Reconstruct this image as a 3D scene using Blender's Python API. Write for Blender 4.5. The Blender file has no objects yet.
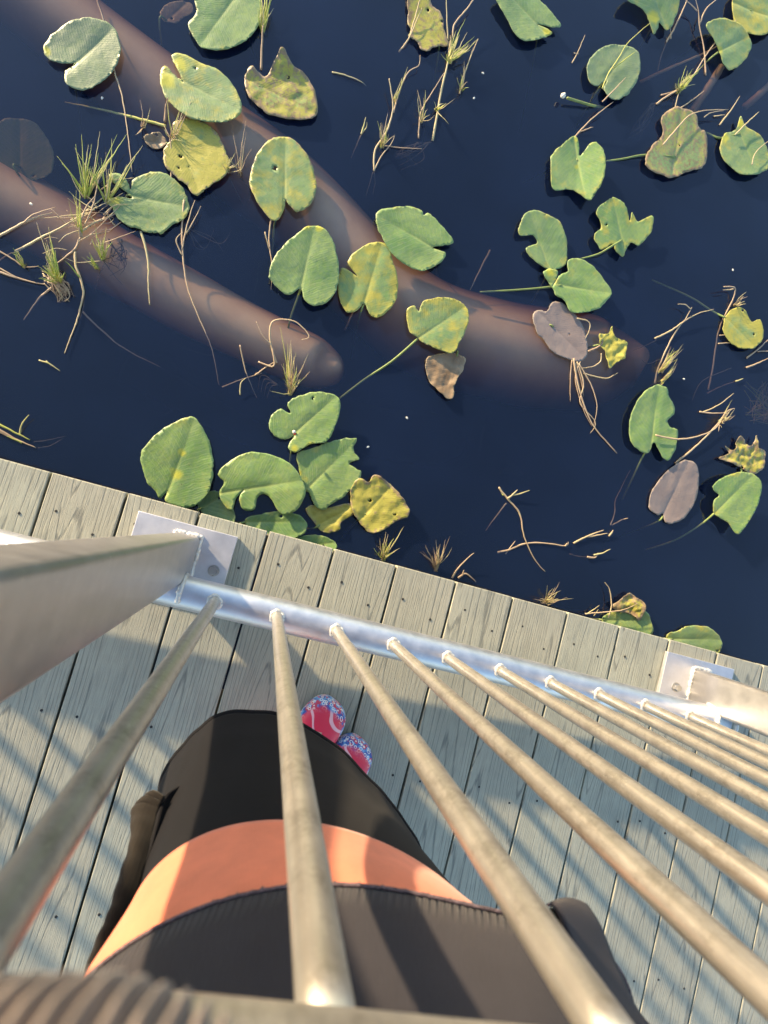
import bpy, bmesh, math, random
from mathutils import Vector, Matrix, noise
from mathutils.geometry import delaunay_2d_cdt
random.seed(7)
R = math.radians
SC = bpy.context.scene
COL = SC.collection
WATER = -0.45
H = 1.25
# ------------------------------------------------------------------ camera
cam_d = bpy.data.cameras.new('camera'); cam = bpy.data.objects.new('camera', cam_d); COL.objects.link(cam)
CR = (Matrix.Rotation(0.27185, 3, 'Z') @ Matrix.Rotation(-0.213355, 3, 'Y') @ Matrix.Rotation(0.0264778, 3, 'X'))
cam.matrix_world = Matrix.Translation((0, 0, H)) @ CR.to_4x4()
FPX = 544.95
cam_d.sensor_fit = 'VERTICAL'; cam_d.sensor_height = 24.0; cam_d.sensor_width = 18.0
cam_d.lens = FPX / 1024 * 24.0
cam_d.clip_start = 0.01; cam_d.clip_end = 3000
cam_d.dof.use_dof = True; cam_d.dof.focus_distance = 1.35
cam_d.dof.aperture_fstop = cam_d.lens / 2.8
SC.camera = cam

def at(x, y, z=WATER):
    """the point of the place at height z seen at photo position x, y"""
    d = CR @ Vector(((x - 384) / FPX, -(y - 512) / FPX, -1))
    t = (z - H) / d.z
    return Vector((0, 0, H)) + d * t

# ------------------------------------------------------------------ helpers
def link(name, mesh, mat=None, parent=None):
    o = bpy.data.objects.new(name, mesh); COL.objects.link(o)
    if mat: mesh.materials.append(mat)
    if parent: o.parent = parent
    return o
def obj(name, bm, mat, parent=None, smooth=True):
    me = bpy.data.meshes.new(name)
    bmesh.ops.recalc_face_normals(bm, faces=bm.faces)
    bm.to_mesh(me); bm.free()
    if smooth:
        for p in me.polygons: p.use_smooth = True
    return link(name, me, mat, parent)
def thing(name, label, cat, loc=(0, 0, 0), group=None):
    o = bpy.data.objects.new(name, None); COL.objects.link(o); o.location = loc
    o.empty_display_size = .05
    return tag(o, label, cat, group)
def tag(o, label, cat, group=None):
    o['label'] = label; o['category'] = cat
    if group: o['group'] = group
    return o
def catmull(pts, n, closed=False):
    out = []; N = len(pts)
    segs = N if closed else N - 1
    for i in range(segs):
        if closed: p0, p1, p2, p3 = pts[(i-1) % N], pts[i], pts[(i+1) % N], pts[(i+2) % N]
        else: p0, p1, p2, p3 = pts[max(i-1, 0)], pts[i], pts[i+1], pts[min(i+2, N-1)]
        for k in range(n):
            t = k / n
            out.append(.5*((2*p1) + (p2-p0)*t + (2*p0-5*p1+4*p2-p3)*t*t + (3*p1-p0-3*p2+p3)*t**3))
    if not closed: out.append(pts[-1])
    return out
def tube(bm, pts, radii, n=8, caps=True, flat=1.0):
    rings = []; L = len(pts)
    up = Vector((0, 0, 1))
    for i, p in enumerate(pts):
        t = (pts[min(i+1, L-1)] - pts[max(i-1, 0)])
        if t.length < 1e-9: t = Vector((1, 0, 0))
        t.normalize()
        a = t.cross(up)
        if a.length < .05: a = t.cross(Vector((0, 1, 0)))
        a.normalize(); b = a.cross(t)
        r = radii[i] if isinstance(radii, (list, tuple)) else radii
        rings.append([bm.verts.new(p + a*math.cos(2*math.pi*k/n)*r + b*math.sin(2*math.pi*k/n)*r*flat) for k in range(n)])
    for i in range(L-1):
        for k in range(n):
            bm.faces.new((rings[i][k], rings[i][(k+1) % n], rings[i+1][(k+1) % n], rings[i+1][k]))
    if caps:
        bm.faces.new(rings[0][::-1]); bm.faces.new(rings[-1])
def box(bm, x0, x1, y0, y1, z0, z1, bev=0):
    r = bmesh.ops.create_cube(bm, size=1)
    for v in r['verts']:
        v.co = Vector(((x0+x1)/2 + v.co.x*(x1-x0), (y0+y1)/2 + v.co.y*(y1-y0), (z0+z1)/2 + v.co.z*(z1-z0)))
    if bev:
        es = list({e for v in r['verts'] for e in v.link_edges})
        bmesh.ops.bevel(bm, geom=es, offset=bev, segments=2, affect='EDGES', profile=.5)
    return r['verts']

# ------------------------------------------------------------------ node helpers
class NT:
    def __init__(s, name):
        s.m = bpy.data.materials.new(name); s.m.use_nodes = True
        s.t = s.m.node_tree; s.b = s.t.nodes['Principled BSDF']; s.out = s.t.nodes['Material Output']
    def n(s, typ, **kw):
        nd = s.t.nodes.new(typ)
        for k, v in kw.items():
            if k == 'i':
                for a, b in v.items():
                    if hasattr(b, 'is_linked') or isinstance(b, bpy.types.NodeSocket): s.t.links.new(b, nd.inputs[a])
                    else: nd.inputs[a].default_value = b
            else: setattr(nd, k, v)
        return nd
    def math(s, op, a, b=0.0, c=None, clamp=False):
        i = {0: a, 1: b}
        if c is not None: i[2] = c
        return s.n('ShaderNodeMath', operation=op, use_clamp=clamp, i=i).outputs[0]
    def mix(s, f, a, b, mode='MIX'):
        nd = s.n('ShaderNodeMix', data_type='RGBA', blend_type=mode)
        for k, v in ((0, f), (6, a), (7, b)):
            if isinstance(v, bpy.types.NodeSocket): s.t.links.new(v, nd.inputs[k])
            else: nd.inputs[k].default_value = v if k == 0 else (*v, 1) if len(v) == 3 else v
        return nd.outputs[2]
    def noise(s, vec, scale, detail=3, rough=.55, dist=0):
        i = {'Scale': scale, 'Detail': detail, 'Roughness': rough, 'Distortion': dist}
        if vec is not None: i['Vector'] = vec
        return s.n('ShaderNodeTexNoise', i=i).outputs['Fac']
    def ramp(s, f, stops):
        nd = s.n('ShaderNodeValToRGB'); s.t.links.new(f, nd.inputs[0]); e = nd.color_ramp.elements
        while len(e) < len(stops): e.new(.5)
        for q, (p, c) in zip(e, stops):
            q.position = p; q.color = (c, c, c, 1) if not hasattr(c, '__len__') else (*c, 1)
        return nd.outputs[0]
    def objc(s): return s.n('ShaderNodeTexCoord').outputs['Object']
    def scale(s, vec, sc):
        return s.n('ShaderNodeMapping', i={'Vector': vec, 'Scale': sc}).outputs[0]
    def set(s, **kw):
        for k, v in kw.items():
            k = k.replace('_', ' ')
            if isinstance(v, bpy.types.NodeSocket): s.t.links.new(v, s.b.inputs[k])
            else: s.b.inputs[k].default_value = (*v, 1) if hasattr(v, '__len__') and len(v) == 3 and 'Color' in k else v
        return s
    def bump(s, h, strength=.3, dist=.002):
        nd = s.n('ShaderNodeBump', i={'Height': h, 'Strength': strength, 'Distance': dist})
        s.t.links.new(nd.outputs[0], s.b.inputs['Normal']); return s

# ---- deck composite boards
def mat_deck():
    s = NT('composite_board')
    P = s.n('ShaderNodeNewGeometry').outputs['Position']
    rnd = s.n('ShaderNodeAttribute', attribute_name='board').outputs['Fac']
    sep = s.n('ShaderNodeSeparateXYZ', i={0: P})
    bx = s.n('ShaderNodeAttribute', attribute_name='bx').outputs['Fac']
    # warped board coordinates: long loops of grain (cathedrals)
    y = s.math('ADD', sep.outputs[1], s.math('MULTIPLY', rnd, 37.0))
    v = s.n('ShaderNodeCombineXYZ', i={0: s.math('MULTIPLY', bx, 10.0), 1: s.math('MULTIPLY', y, .48), 2: s.math('MULTIPLY', rnd, 91.0)}).outputs[0]
    big = s.noise(v, 1.15, .6, .4)
    fine = s.noise(s.scale(P, (160, 3.2, 1)), 1.0, 3, .6)
    ph = s.math('ADD', s.math('MULTIPLY', big, 29.0), s.math('MULTIPLY', fine, .42))
    line = s.math('ABSOLUTE', s.math('SUBTRACT', s.math('FRACT', ph), .5))
    gl = s.ramp(line, [(0.0, 1), (.05, .8), (.12, 0)])
    brk = s.ramp(s.noise(s.scale(P, (300, 22, 1)), 1.0, 2, .6), [(.30, .2), (.5, 1)])
    st = s.ramp(s.noise(s.scale(P, (620, 11, 1)), 1.0, 2, .7), [(.48, 0), (.62, 1)])
    dirt = s.noise(P, 9, 4, .6)
    spotty = s.ramp(s.noise(P, 55, 4, .65), [(.35, 0), (.75, 1)])
    base = s.mix(s.ramp(dirt, [(.3, 0), (.7, 1)]), (.335, .345, .28), (.425, .425, .335))
    base = s.mix(s.math('MULTIPLY', rnd, .6), base, (.37, .34, .26))
    stain = s.ramp(s.noise(s.scale(P, (5, 2.2, 1)), 1.0, 5, .65), [(.48, 0), (.66, 1)])
    base = s.mix(s.math('MULTIPLY', stain, .3), base, (.24, .235, .185))
    base = s.mix(s.math('MULTIPLY', spotty, .18), base, (.25, .25, .21))
    lin = s.math('MAXIMUM', s.math('MULTIPLY', s.math('MULTIPLY', gl, brk), .74), s.math('MULTIPLY', st, .32))
    base = s.mix(lin, base, (.105, .11, .10))
    h = s.math('SUBTRACT', s.math('MULTIPLY', spotty, .2), s.math('ADD', s.math('MULTIPLY', gl, .7), s.math('MULTIPLY', st, .5)))
    s.set(Base_Color=base, Roughness=.62); s.b.inputs['Specular IOR Level'].default_value = .35
    s.bump(h, .55, .0012)
    return s.m
def mat_metal(name, col, rough, speck=0, metallic=1.0, speck_col=(.85, .82, .75), blot=None):
    s = NT(name); P = s.objc()
    n1 = s.noise(P, 35, 4, .6); n2 = s.noise(P, 420, 2, .5)
    c = s.mix(s.ramp(n1, [(.3, 0), (.7, 1)]), tuple(k*.93 for k in col), tuple(min(1, k*1.1) for k in col))
    if blot:
        c = s.mix(s.math('MULTIPLY', s.ramp(s.noise(P, 60, 5, .7), [(.5, 0), (.72, 1)]), .55), c, blot)
    rr = s.math('ADD', s.math('MULTIPLY', n1, .2), rough - .1)
    met = metallic
    if speck > .1:
        st_ = s.noise(s.scale(P, (1, 1, .035)), 210, 3, .6)
        c = s.mix(s.ramp(st_, [(.35, .2), (.6, 0)]), c, tuple(k*.45 for k in col))
        rr = s.math('ADD', rr, s.math('MULTIPLY', s.math('SUBTRACT', st_, .5), .25))
    if speck:
        fl = s.noise(s.scale(P, (1, 1, .45)), 330, 4, .75)
        f = s.math('MULTIPLY', s.ramp(fl, [(.66 - speck*.5, 0), (.72 - speck*.5, 1)]), s.ramp(s.noise(P, 70, 3, .6), [(.35, .1), (.65, .8)]))
        c = s.mix(f, c, speck_col)
    s.set(Base_Color=c, Metallic=met, Roughness=rr)
    s.bump(s.math('ADD', n2, s.math('MULTIPLY', n1, .6)), .12, .0006)
    return s.m
def mat_simple(name, col, rough=.7, var=.25, scale=40, sheen=0, bump=.2, bscale=None, spec=.4):
    s = NT(name); P = s.objc()
    n1 = s.noise(P, scale, 4, .6)
    c = s.mix(s.ramp(n1, [(.25, 0), (.75, 1)]), tuple(k*(1-var) for k in col), tuple(min(1, k*(1+var)) for k in col))
    s.set(Base_Color=c, Roughness=rough); s.b.inputs['Specular IOR Level'].default_value = spec
    if sheen: s.b.inputs['Sheen Weight'].default_value = sheen; s.b.inputs['Sheen Roughness'].default_value = .4
    if bump: s.bump(s.noise(P, bscale or scale*8, 3, .6), bump, .001)
    return s.m
def mat_cloth(name, col, knit=900, stripes=False, sheen=.3, bump=.5, bdist=.0006, var=.18, fold=True):
    s = NT(name); P = s.objc()
    n1 = s.noise(P, 14, 4, .6); n2 = s.noise(P, knit, 2, .7)
    rib = s.n('ShaderNodeTexWave', wave_type='BANDS', bands_direction='X', i={'Vector': s.scale(P, (1, .3, .15)), 'Scale': knit*.13, 'Distortion': 2.5, 'Detail': 2.0, 'Detail Scale': 3.0}).outputs['Fac']
    c = s.mix(s.ramp(n1, [(.3, 0), (.7, 1)]), tuple(k*(1-var) for k in col), tuple(k*(1+var) for k in col))
    c = s.mix(s.math('MULTIPLY', s.math('MULTIPLY', n2, rib), .6 if stripes else .12), c, tuple(min(1, k*2.6+.004) for k in col))
    s.set(Base_Color=c, Roughness=.85); s.b.inputs['Specular IOR Level'].default_value = .2
    s.b.inputs['Sheen Weight'].default_value = sheen; s.b.inputs['Sheen Roughness'].default_value = .5
    h = s.math('ADD', s.math('MULTIPLY', n2, .6), s.math('MULTIPLY', rib, .6 if stripes else .15))
    if fold: h = s.math('ADD', h, s.math('MULTIPLY', s.noise(P, 11, 3, .5), 6.0))
    s.bump(h, bump, bdist)
    return s.m
# ---- lily leaf: veins from the leaf's own coordinates, age colours from the object's own properties
def mat_leaf():
    s = NT('lily_leaf')
    uv = s.n('ShaderNodeUVMap').outputs[0]
    sep = s.n('ShaderNodeSeparateXYZ', i={0: uv}); u, v = sep.outputs[0], sep.outputs[1]
    A = lambda nm: s.n('ShaderNodeAttribute', attribute_type='OBJECT', attribute_name=nm).outputs['Fac']
    yel, brn, gry, sd, yv = A('yellow'), A('brown'), A('grey'), A('seed'), A('wear')
    edge = s.n('ShaderNodeAttribute', attribute_name='edge').outputs['Fac']
    lobe = s.n('ShaderNodeAttribute', attribute_name='lobe').outputs['Fac']
    P = s.n('ShaderNodeVectorMath', operation='ADD', i={0: s.n('ShaderNodeCombineXYZ', i={0: u, 1: v}).outputs[0], 1: s.n('ShaderNodeCombineXYZ', i={0: sd, 1: s.math('MULTIPLY', sd, 1.7), 2: sd}).outputs[0]}).outputs[0]
    wob = s.math('MULTIPLY', s.math('SUBTRACT', s.noise(P, 28, 2, .5), .5), .02)
    av = s.math('ABSOLUTE', v)
    # lateral veins leave the midrib forward and bend along the margin
    vs = s.math('ADD', s.math('SUBTRACT', u, s.math('MULTIPLY', s.math('POWER', av, .85), .55)), wob)
    fr = s.math('ABSOLUTE', s.math('SUBTRACT', s.math('FRACT', s.math('MULTIPLY', vs, 118.0)), .5))
    vein = s.ramp(fr, [(0, 1), (.16, .3), (.34, 0)])
    mid = s.ramp(s.math('ADD', av, s.math('MULTIPLY', u, .012)), [(.0, 1), (.0022, 1), (.0055, 0)])
    mid = s.math('MULTIPLY', mid, s.ramp(u, [(.0, 1), (.06, .8), (.15, .2)]))
    n1 = s.noise(P, 22, 4, .6); n2 = s.noise(P, 75, 4, .65); n3 = s.noise(P, 9, 3, .5)
    g = s.mix(s.ramp(n3, [(.32, 0), (.68, 1)]), (.145, .285, .050), (.285, .390, .090))
    g = s.mix(s.math('MULTIPLY', s.ramp(n2, [(.38, 0), (.62, 1)]), .5), g, (.13, .235, .12))
    g = s.mix(s.math('MULTIPLY', s.ramp(s.noise(P, 46, 5, .7), [(.52, 0), (.66, 1)]), .45), g, (.30, .36, .10))
    g = s.mix(s.math('MULTIPLY', s.ramp(s.noise(P, 120, 4, .7), [(.58, 0), (.68, 1)]), .3), g, (.075, .13, .04))
    fv = s.ramp(s.math('ABSOLUTE', s.math('SUBTRACT', s.math('FRACT', s.math('MULTIPLY', vs, 64.0)), .5)), [(0, 1), (.05, .6), (.12, 0)])
    g = s.mix(s.math('MULTIPLY', vein, .22), g, (.24, .33, .13))
    g = s.mix(s.math('MULTIPLY', fv, s.ramp(n1, [(.3, .1), (.6, .6)])), g, (.32, .40, .17))
    g = s.mix(s.math('MULTIPLY', mid, .75), g, (.36, .43, .12))
    # silvery sky sheen of the waxy leaf, put into the colour
    g = s.mix(s.math('MULTIPLY', gry, s.ramp(n1, [(.2, .7), (.7, 1)])), g, (.17, .20, .155))
    # yellowing from the margin and in blotches
    em = s.math('SUBTRACT', 1.0, s.math('DIVIDE', edge, .03), clamp=True)
    yf = s.math('ADD', s.math('MULTIPLY', n1, 1.6), s.math('MULTIPLY', em, .22))
    yf = s.math('SUBTRACT', s.math('ADD', yf, s.math('MULTIPLY', yel, 1.5)), 1.45)
    yf = s.math('MULTIPLY', yf, 2.6, clamp=True)
    g = s.mix(s.math('MULTIPLY', yf, .85), g, (.42, .37, .055))
    g = s.mix(s.math('MULTIPLY', lobe, .8), g, (.50, .47, .04))
    # brown decay
    bf = s.math('ADD', s.math('MULTIPLY', n2, 1.0), s.math('MULTIPLY', s.math('SUBTRACT', 1.0, s.math('DIVIDE', edge, .014), clamp=True), .24))
    bf = s.math('SUBTRACT', s.math('ADD', bf, s.math('MULTIPLY', brn, 1.1)), 1.12)
    bf = s.math('MULTIPLY', bf, 5.0, clamp=True)
    bc = s.mix(s.ramp(n1, [(.3, 0), (.7, 1)]), (.20, .125, .06), (.32, .24, .15))
    bc = s.mix(s.math('MULTIPLY', s.ramp(gry, [(.7, 0), (.95, 1)]), .8), bc, (.25, .205, .195))
    g = s.mix(bf, g, bc)
    # specks, bites
    sp = s.ramp(s.noise(P, 190, 2, .5), [(.70, 0), (.74, 1)])
    g = s.mix(s.math('MULTIPLY', sp, s.math('ADD', .25, yv)), g, (.06, .055, .02))
    pale = s.ramp(edge, [(.0, 1), (.0012, .8), (.0028, 0)])
    g = s.mix(s.math('MULTIPLY', pale, .12), g, (.42, .45, .25))
    s.set(Base_Color=g, Roughness=s.math('ADD', .34, s.math('MULTIPLY', n2, .25)))
    s.b.inputs['Specular IOR Level'].default_value = .5
    h = s.math('ADD', s.math('MULTIPLY', s.math('MULTIPLY', vein, n1), -.45), s.math('ADD', s.math('MULTIPLY', n2, 1.3), s.math('MULTIPLY', mid, -1.5)))
    s.bump(h, .5, .0014)
    return s.m
def mat_strand():
    s = NT('reed_blade')
    f = s.n('ShaderNodeAttribute', attribute_name='tone').outputs['Fac']
    P = s.objc()
    n = s.noise(P, 60, 3, .6)
    c = s.ramp(s.math('ADD', f, s.math('MULTIPLY', s.math('SUBTRACT', n, .5), .3)),
               [(0, (.045, .03, .015)), (.2, (.16, .10, .055)), (.42, (.44, .32, .21)), (.6, (.48, .42, .22)), (.75, (.44, .45, .10)), (1, (.22, .34, .05))])
    s.set(Base_Color=c, Roughness=.55)
    return s.m
def mat_water():
    s = NT('dark_water'); t = s.t
    t.nodes.remove(s.b)
    P = s.n('ShaderNodeNewGeometry').outputs['Position']
    h = s.math('ADD', s.noise(P, 3.0, 2, .5), s.math('MULTIPLY', s.noise(P, 14.0, 2, .5), .15))
    bp = s.n('ShaderNodeBump', i={'Height': h, 'Strength': .06, 'Distance': .02}).outputs[0]
    gl = s.n('ShaderNodeBsdfGlossy', i={'Color': (1, 1, 1, 1), 'Roughness': .015, 'Normal': bp})
    tc = s.n('ShaderNodeBsdfTransparent', i={'Color': (.97, .97, .97, 1)})
    sky_tint = s.n('ShaderNodeBsdfDiffuse', i={'Color': (.021, .043, .128, 1)})   # navy of the reflected sky, painted in as diffuse colour
    tint_fac = s.math('ADD', .19, s.math('MULTIPLY', s.ramp(s.noise(P, 2.2, 5, .6), [(.35, 0), (.7, 1)]), .10))
    tr = s.n('ShaderNodeMixShader', i={0: tint_fac, 1: tc.outputs[0], 2: sky_tint.outputs[0]})
    bf = s.n('ShaderNodeNewGeometry').outputs['Backfacing']
    fr = s.n('ShaderNodeFresnel', i={'IOR': s.math('ADD', 1.5, s.math('MULTIPLY', bf, 1/1.5 - 1.5))})   # the same from both sides: the surface does not bend light
    mx = s.n('ShaderNodeMixShader', i={0: fr.outputs[0], 1: tr.outputs[0], 2: gl.outputs[0]})
    t.links.new(mx.outputs[0], s.out.inputs['Surface'])
    va = s.n('ShaderNodeVolumeAbsorption', i={'Color': (.64, .53, .45, 1), 'Density': 19.0})
    t.links.new(va.outputs[0], s.out.inputs['Volume'])
    return s.m

M = dict(
    deck=mat_deck(),
    rim=mat_simple('weathered_timber', (.16, .15, .12), .8),
    alu=mat_metal('brushed_aluminium', (.60, .61, .65), .48),
    plate=mat_metal('plate_aluminium', (.58, .58, .61), .5, metallic=.8),
    post=mat_metal('post_aluminium', (.50, .49, .49), .42, speck=.02, metallic=.88),
    bal=mat_metal('weathered_aluminium', (.56, .525, .47), .38, speck=.2, metallic=.8, speck_col=(.66, .63, .56), blot=(.24, .205, .16)),
    weld=mat_metal('weld_metal', (.60, .59, .56), .5, metallic=.5),
    bolt=mat_metal('zinc_bolt', (.42, .41, .39), .3, metallic=.9),
    screw=mat_simple('screw_hole', (.02, .02, .02), .6),
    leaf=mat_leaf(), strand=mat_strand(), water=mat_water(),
    bed=mat_simple('mud', (.03, .022, .014), .9),
    log=mat_simple('sunken_wood', (.95, .68, .44), .9, .15, 7),
    stem=mat_simple('petiole_green', (.20, .26, .08), .5, .3, 30),
    elastic=mat_cloth('sunlit_elastic', (.012, .0095, .0075), 500, False, .1, fold=False),  # black elastic, the brown of warm sunlight put into its colour
    navy=mat_cloth('navy_terry', (.026, .024, .029), 1900, True, .10, fold=False),
    black=mat_cloth('black_jersey', (.004, .004, .006), 1400, False, .02, .3),
    coral=mat_cloth('coral_jersey', (.66, .195, .110), 1400, False, .15, .22),
    knit=mat_cloth('grey_knit', (.15, .118, .098), 700, True, .3),
    trim=mat_simple('speckled_trim', (.11, .08, .09), .9, .9, 500),
    skin=mat_simple('skin', (.50, .30, .22), .55, .08, 30),
    hair=mat_simple('brown_hair', (.05, .03, .02), .5, .4, 120),
    eye=mat_simple('eye_white', (.7, .68, .64), .2, .02, 20),
    dark=mat_simple('dark_plastic', (.015, .015, .017), .35, .1, 20),
    speck=mat_simple('pale_petal', (.75, .72, .62), .7, .1, 90),
    red=mat_simple('red_bud', (.55, .07, .04), .6, .3, 90),
)
def mat_shoe():
    s = NT('printed_shoe'); P = s.objc()
    z = s.n('ShaderNodeSeparateXYZ', i={0: P}).outputs[2]
    vo = s.n('ShaderNodeTexVoronoi', i={'Vector': P, 'Scale': 105.0})
    ring = s.ramp(s.math('ABSOLUTE', s.math('SUBTRACT', vo.outputs['Distance'], .36)), [(.05, 1), (.1, 0)])
    vc = s.n('ShaderNodeSeparateColor', i={0: vo.outputs['Color']})
    band = s.mix(s.ramp(vc.outputs[0], [(.45, 0), (.5, 1)]), (.03, .09, .38), (.10, .30, .62))
    band = s.mix(s.ramp(vc.outputs[1], [(.7, 0), (.74, 1)]), band, (.5, .05, .12))
    band = s.mix(ring, band, (.75, .75, .74))
    li = s.n('ShaderNodeTexWave', wave_type='BANDS', bands_direction='DIAGONAL', i={'Vector': P, 'Scale': 16.0, 'Distortion': 3.0, 'Detail': 1.0}).outputs['Fac']
    top = s.mix(s.ramp(li, [(.93, 0), (.97, 1)]), (.66, .025, .07), (.8, .45, .5))
    f = s.ramp(s.math('ADD', z, s.math('MULTIPLY', s.noise(P, 40, 2, .5), .012)), [(.059, 1), (.063, 0)])
    s.set(Base_Color=s.mix(f, top, band), Roughness=.4)
    return s.m
M['shoe'] = mat_shoe()

# ------------------------------------------------------------------ setting: water, bed
def struct(o, kind='structure'): o['kind'] = kind; return o
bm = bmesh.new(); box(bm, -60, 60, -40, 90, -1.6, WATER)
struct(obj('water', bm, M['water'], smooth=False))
bm = bmesh.new(); bmesh.ops.create_grid(bm, x_segments=4, y_segments=4, size=900)
for v in bm.verts: v.co.z = -1.62
struct(obj('lake_bed', bm, M['bed'], smooth=False))

# ------------------------------------------------------------------ dock
EDGE = -.0077; BW = .1532; BX = -.4506
dock = thing('dock', 'grey-green composite plank dock with a straight edge above the dark water', 'dock', (0, -1, -.03))
dk = bmesh.new(); lay_b = dk.faces.layers.float.new('board'); lay_x = dk.verts.layers.float.new('bx')
for k in range(-9, 22):
    x0 = BX + k*BW + .0022; x1 = x0 + BW - .0048
    r0 = random.random(); dy = random.uniform(-.0015, .0015); dz = random.uniform(-.0008, .0008)
    nf = len(dk.faces)
    vs = box(dk, x0, x1, -2.6, EDGE + dy, -.028 + dz, dz, .0022)
    dk.verts.ensure_lookup_table(); dk.faces.ensure_lookup_table()
    for f in dk.faces[nf:]: f[lay_b] = r0
    for f in dk.faces[nf:]:
        for v in f.verts: v[lay_x] = v.co.x - x0
def parent_keep(o, p):
    o.parent = p; o.matrix_parent_inverse = Matrix.Translation(-p.location); return o
parent_keep(obj('decking', dk, M['deck'], smooth=False), dock)
bm = bmesh.new(); box(bm, -1.9, 2.8, -.055, -.017, -.24, -.031, .003)
parent_keep(obj('fascia', bm, M['rim'], smooth=False), dock)
for y in (-.45, -.86, -1.27, -1.68, -2.1, -2.5):
    bm = bmesh.new(); box(bm, -1.9, 2.8, y-.019, y+.019, -.22, -.031)
    parent_keep(obj('joist', bm, M['rim'], smooth=False), dock)
for x in (-1.3, 2.3):
    bm = bmesh.new(); tube(bm, [Vector((x, -.16, -1.6)), Vector((x, -.16, -.03))], .10, 20)
    parent_keep(obj('piling', bm, M['rim']), dock)
scm = bmesh.new(); bmesh.ops.create_cone(scm, cap_ends=True, segments=10, radius1=.0030, radius2=.0026, depth=.0012)
sc0 = obj('screw', scm, M['screw'], smooth=False); first = True
for k in range(-6, 12):
    for row, (ya, yb) in enumerate(((-.075, -.105), (-.475, -.485), (-.86, -.87))):
        for fx, yy in ((.24, ya), (.76, yb)):
            if not (-.95 < BX + k*BW < 1.6): continue
            p = Vector((BX + k*BW + BW*fx + random.uniform(-.006, .006), yy + random.uniform(-.009, .009), .0004))
            if first: o = sc0; first = False
            else: o = sc0.copy(); COL.objects.link(o)
            parent_keep(o, dock); o.location = p

# ------------------------------------------------------------------ railing
YR = -.1708; ZR = .0865; RR = .034; PITCH = .12619; X0 = -.05453; BR = .0113
TOPZ = 1.074; TR = .024; XEND = 1.2
rail = thing('railing', 'welded aluminium dock railing of thin round balusters between two square posts', 'railing', (.5, YR, 0))
def lump(bm, c, r, n=3, amp=.25):
    q = bmesh.ops.create_icosphere(bm, subdivisions=2, radius=r)
    for v in q['verts']:
        v.co = v.co*(1 + amp*noise.noise((v.co + c*7)*(2/r))) + c
def bead(bm, P, r, closed=False):
    """a hand-laid weld bead: overlapping ripples along a path"""
    Q = []
    L = len(P)
    for i in range(L - 1):
        m = max(2, int((P[i+1]-P[i]).length/(r*.22)))
        Q += [P[i].lerp(P[i+1], k/m) for k in range(m)]
    Q.append(P[-1]); d = 0; rr = []; ph = random.random()*6
    for i, p in enumerate(Q):
        if i: d += (Q[i]-Q[i-1]).length
        rr.append(r*(.88 + .10*abs(math.sin(d/(r*.55) + ph)) + .45*noise.noise(p*90 + Vector((ph, 0, 0)))))
    tube(bm, [p + Vector((noise.noise(p*140), noise.noise(p*140 + Vector((4, 4, 4))), 0))*r*.35 for p in Q], rr, 10)
def weld_ring(bm, c, rad, r, drop=None):
    P = []
    for i in range(25):
        t = 2*math.pi*i/24; p = c + Vector((math.cos(t)*rad, math.sin(t)*rad, 0))
        if drop: p.z -= drop(p)
        P.append(p)
    bead(bm, P, r)
def weld_line(bm, a, b, r): bead(bm, [a, b], r)
bm = bmesh.new(); n = 60
tube(bm, [Vector((-2.4 + (XEND+2.4)*i/n, YR, ZR)) for i in range(n+1)], RR, 32)
parent_keep(obj('bottom_rail', bm, M['alu']), rail)
bm = bmesh.new(); tube(bm, [Vector((-2.4 + (XEND+2.4)*i/n, YR, TOPZ)) for i in range(n+1)], TR, 32)
parent_keep(obj('top_rail', bm, M['bal']), rail)
POSTS = [(-.151, -.1075), (1.186, -.1095)]
bal0 = None
for i in list(range(-12, -1)) + list(range(0, 10)):
    x = X0 + i*PITCH
    if bal0 is None:
        bm = bmesh.new(); m = 30
        tube(bm, [Vector((0, 0, ZR + RR*.7 + (TOPZ - ZR - RR*.7 - TR*.5)*k/m)) for k in range(m+1)], BR, 20)
        bal0 = parent_keep(obj('baluster', bm, M['bal']), rail)
        bm = bmesh.new()
        weld_ring(bm, Vector((0, 0, ZR + RR - .001)), BR + .0005, .0046, drop=lambda p: (p.y/RR)**2*RR*.5)
        w0 = obj('weld_bead', bm, M['weld'], bal0)
        bal0.location = (x, YR, 0); 
    else:
        b = bal0.copy(); COL.objects.link(b); parent_keep(b, rail); b.location = (x, YR, 0)
        w = w0.copy(); COL.objects.link(w); w.parent = b; w.rotation_euler = (0, 0, 0)
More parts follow.
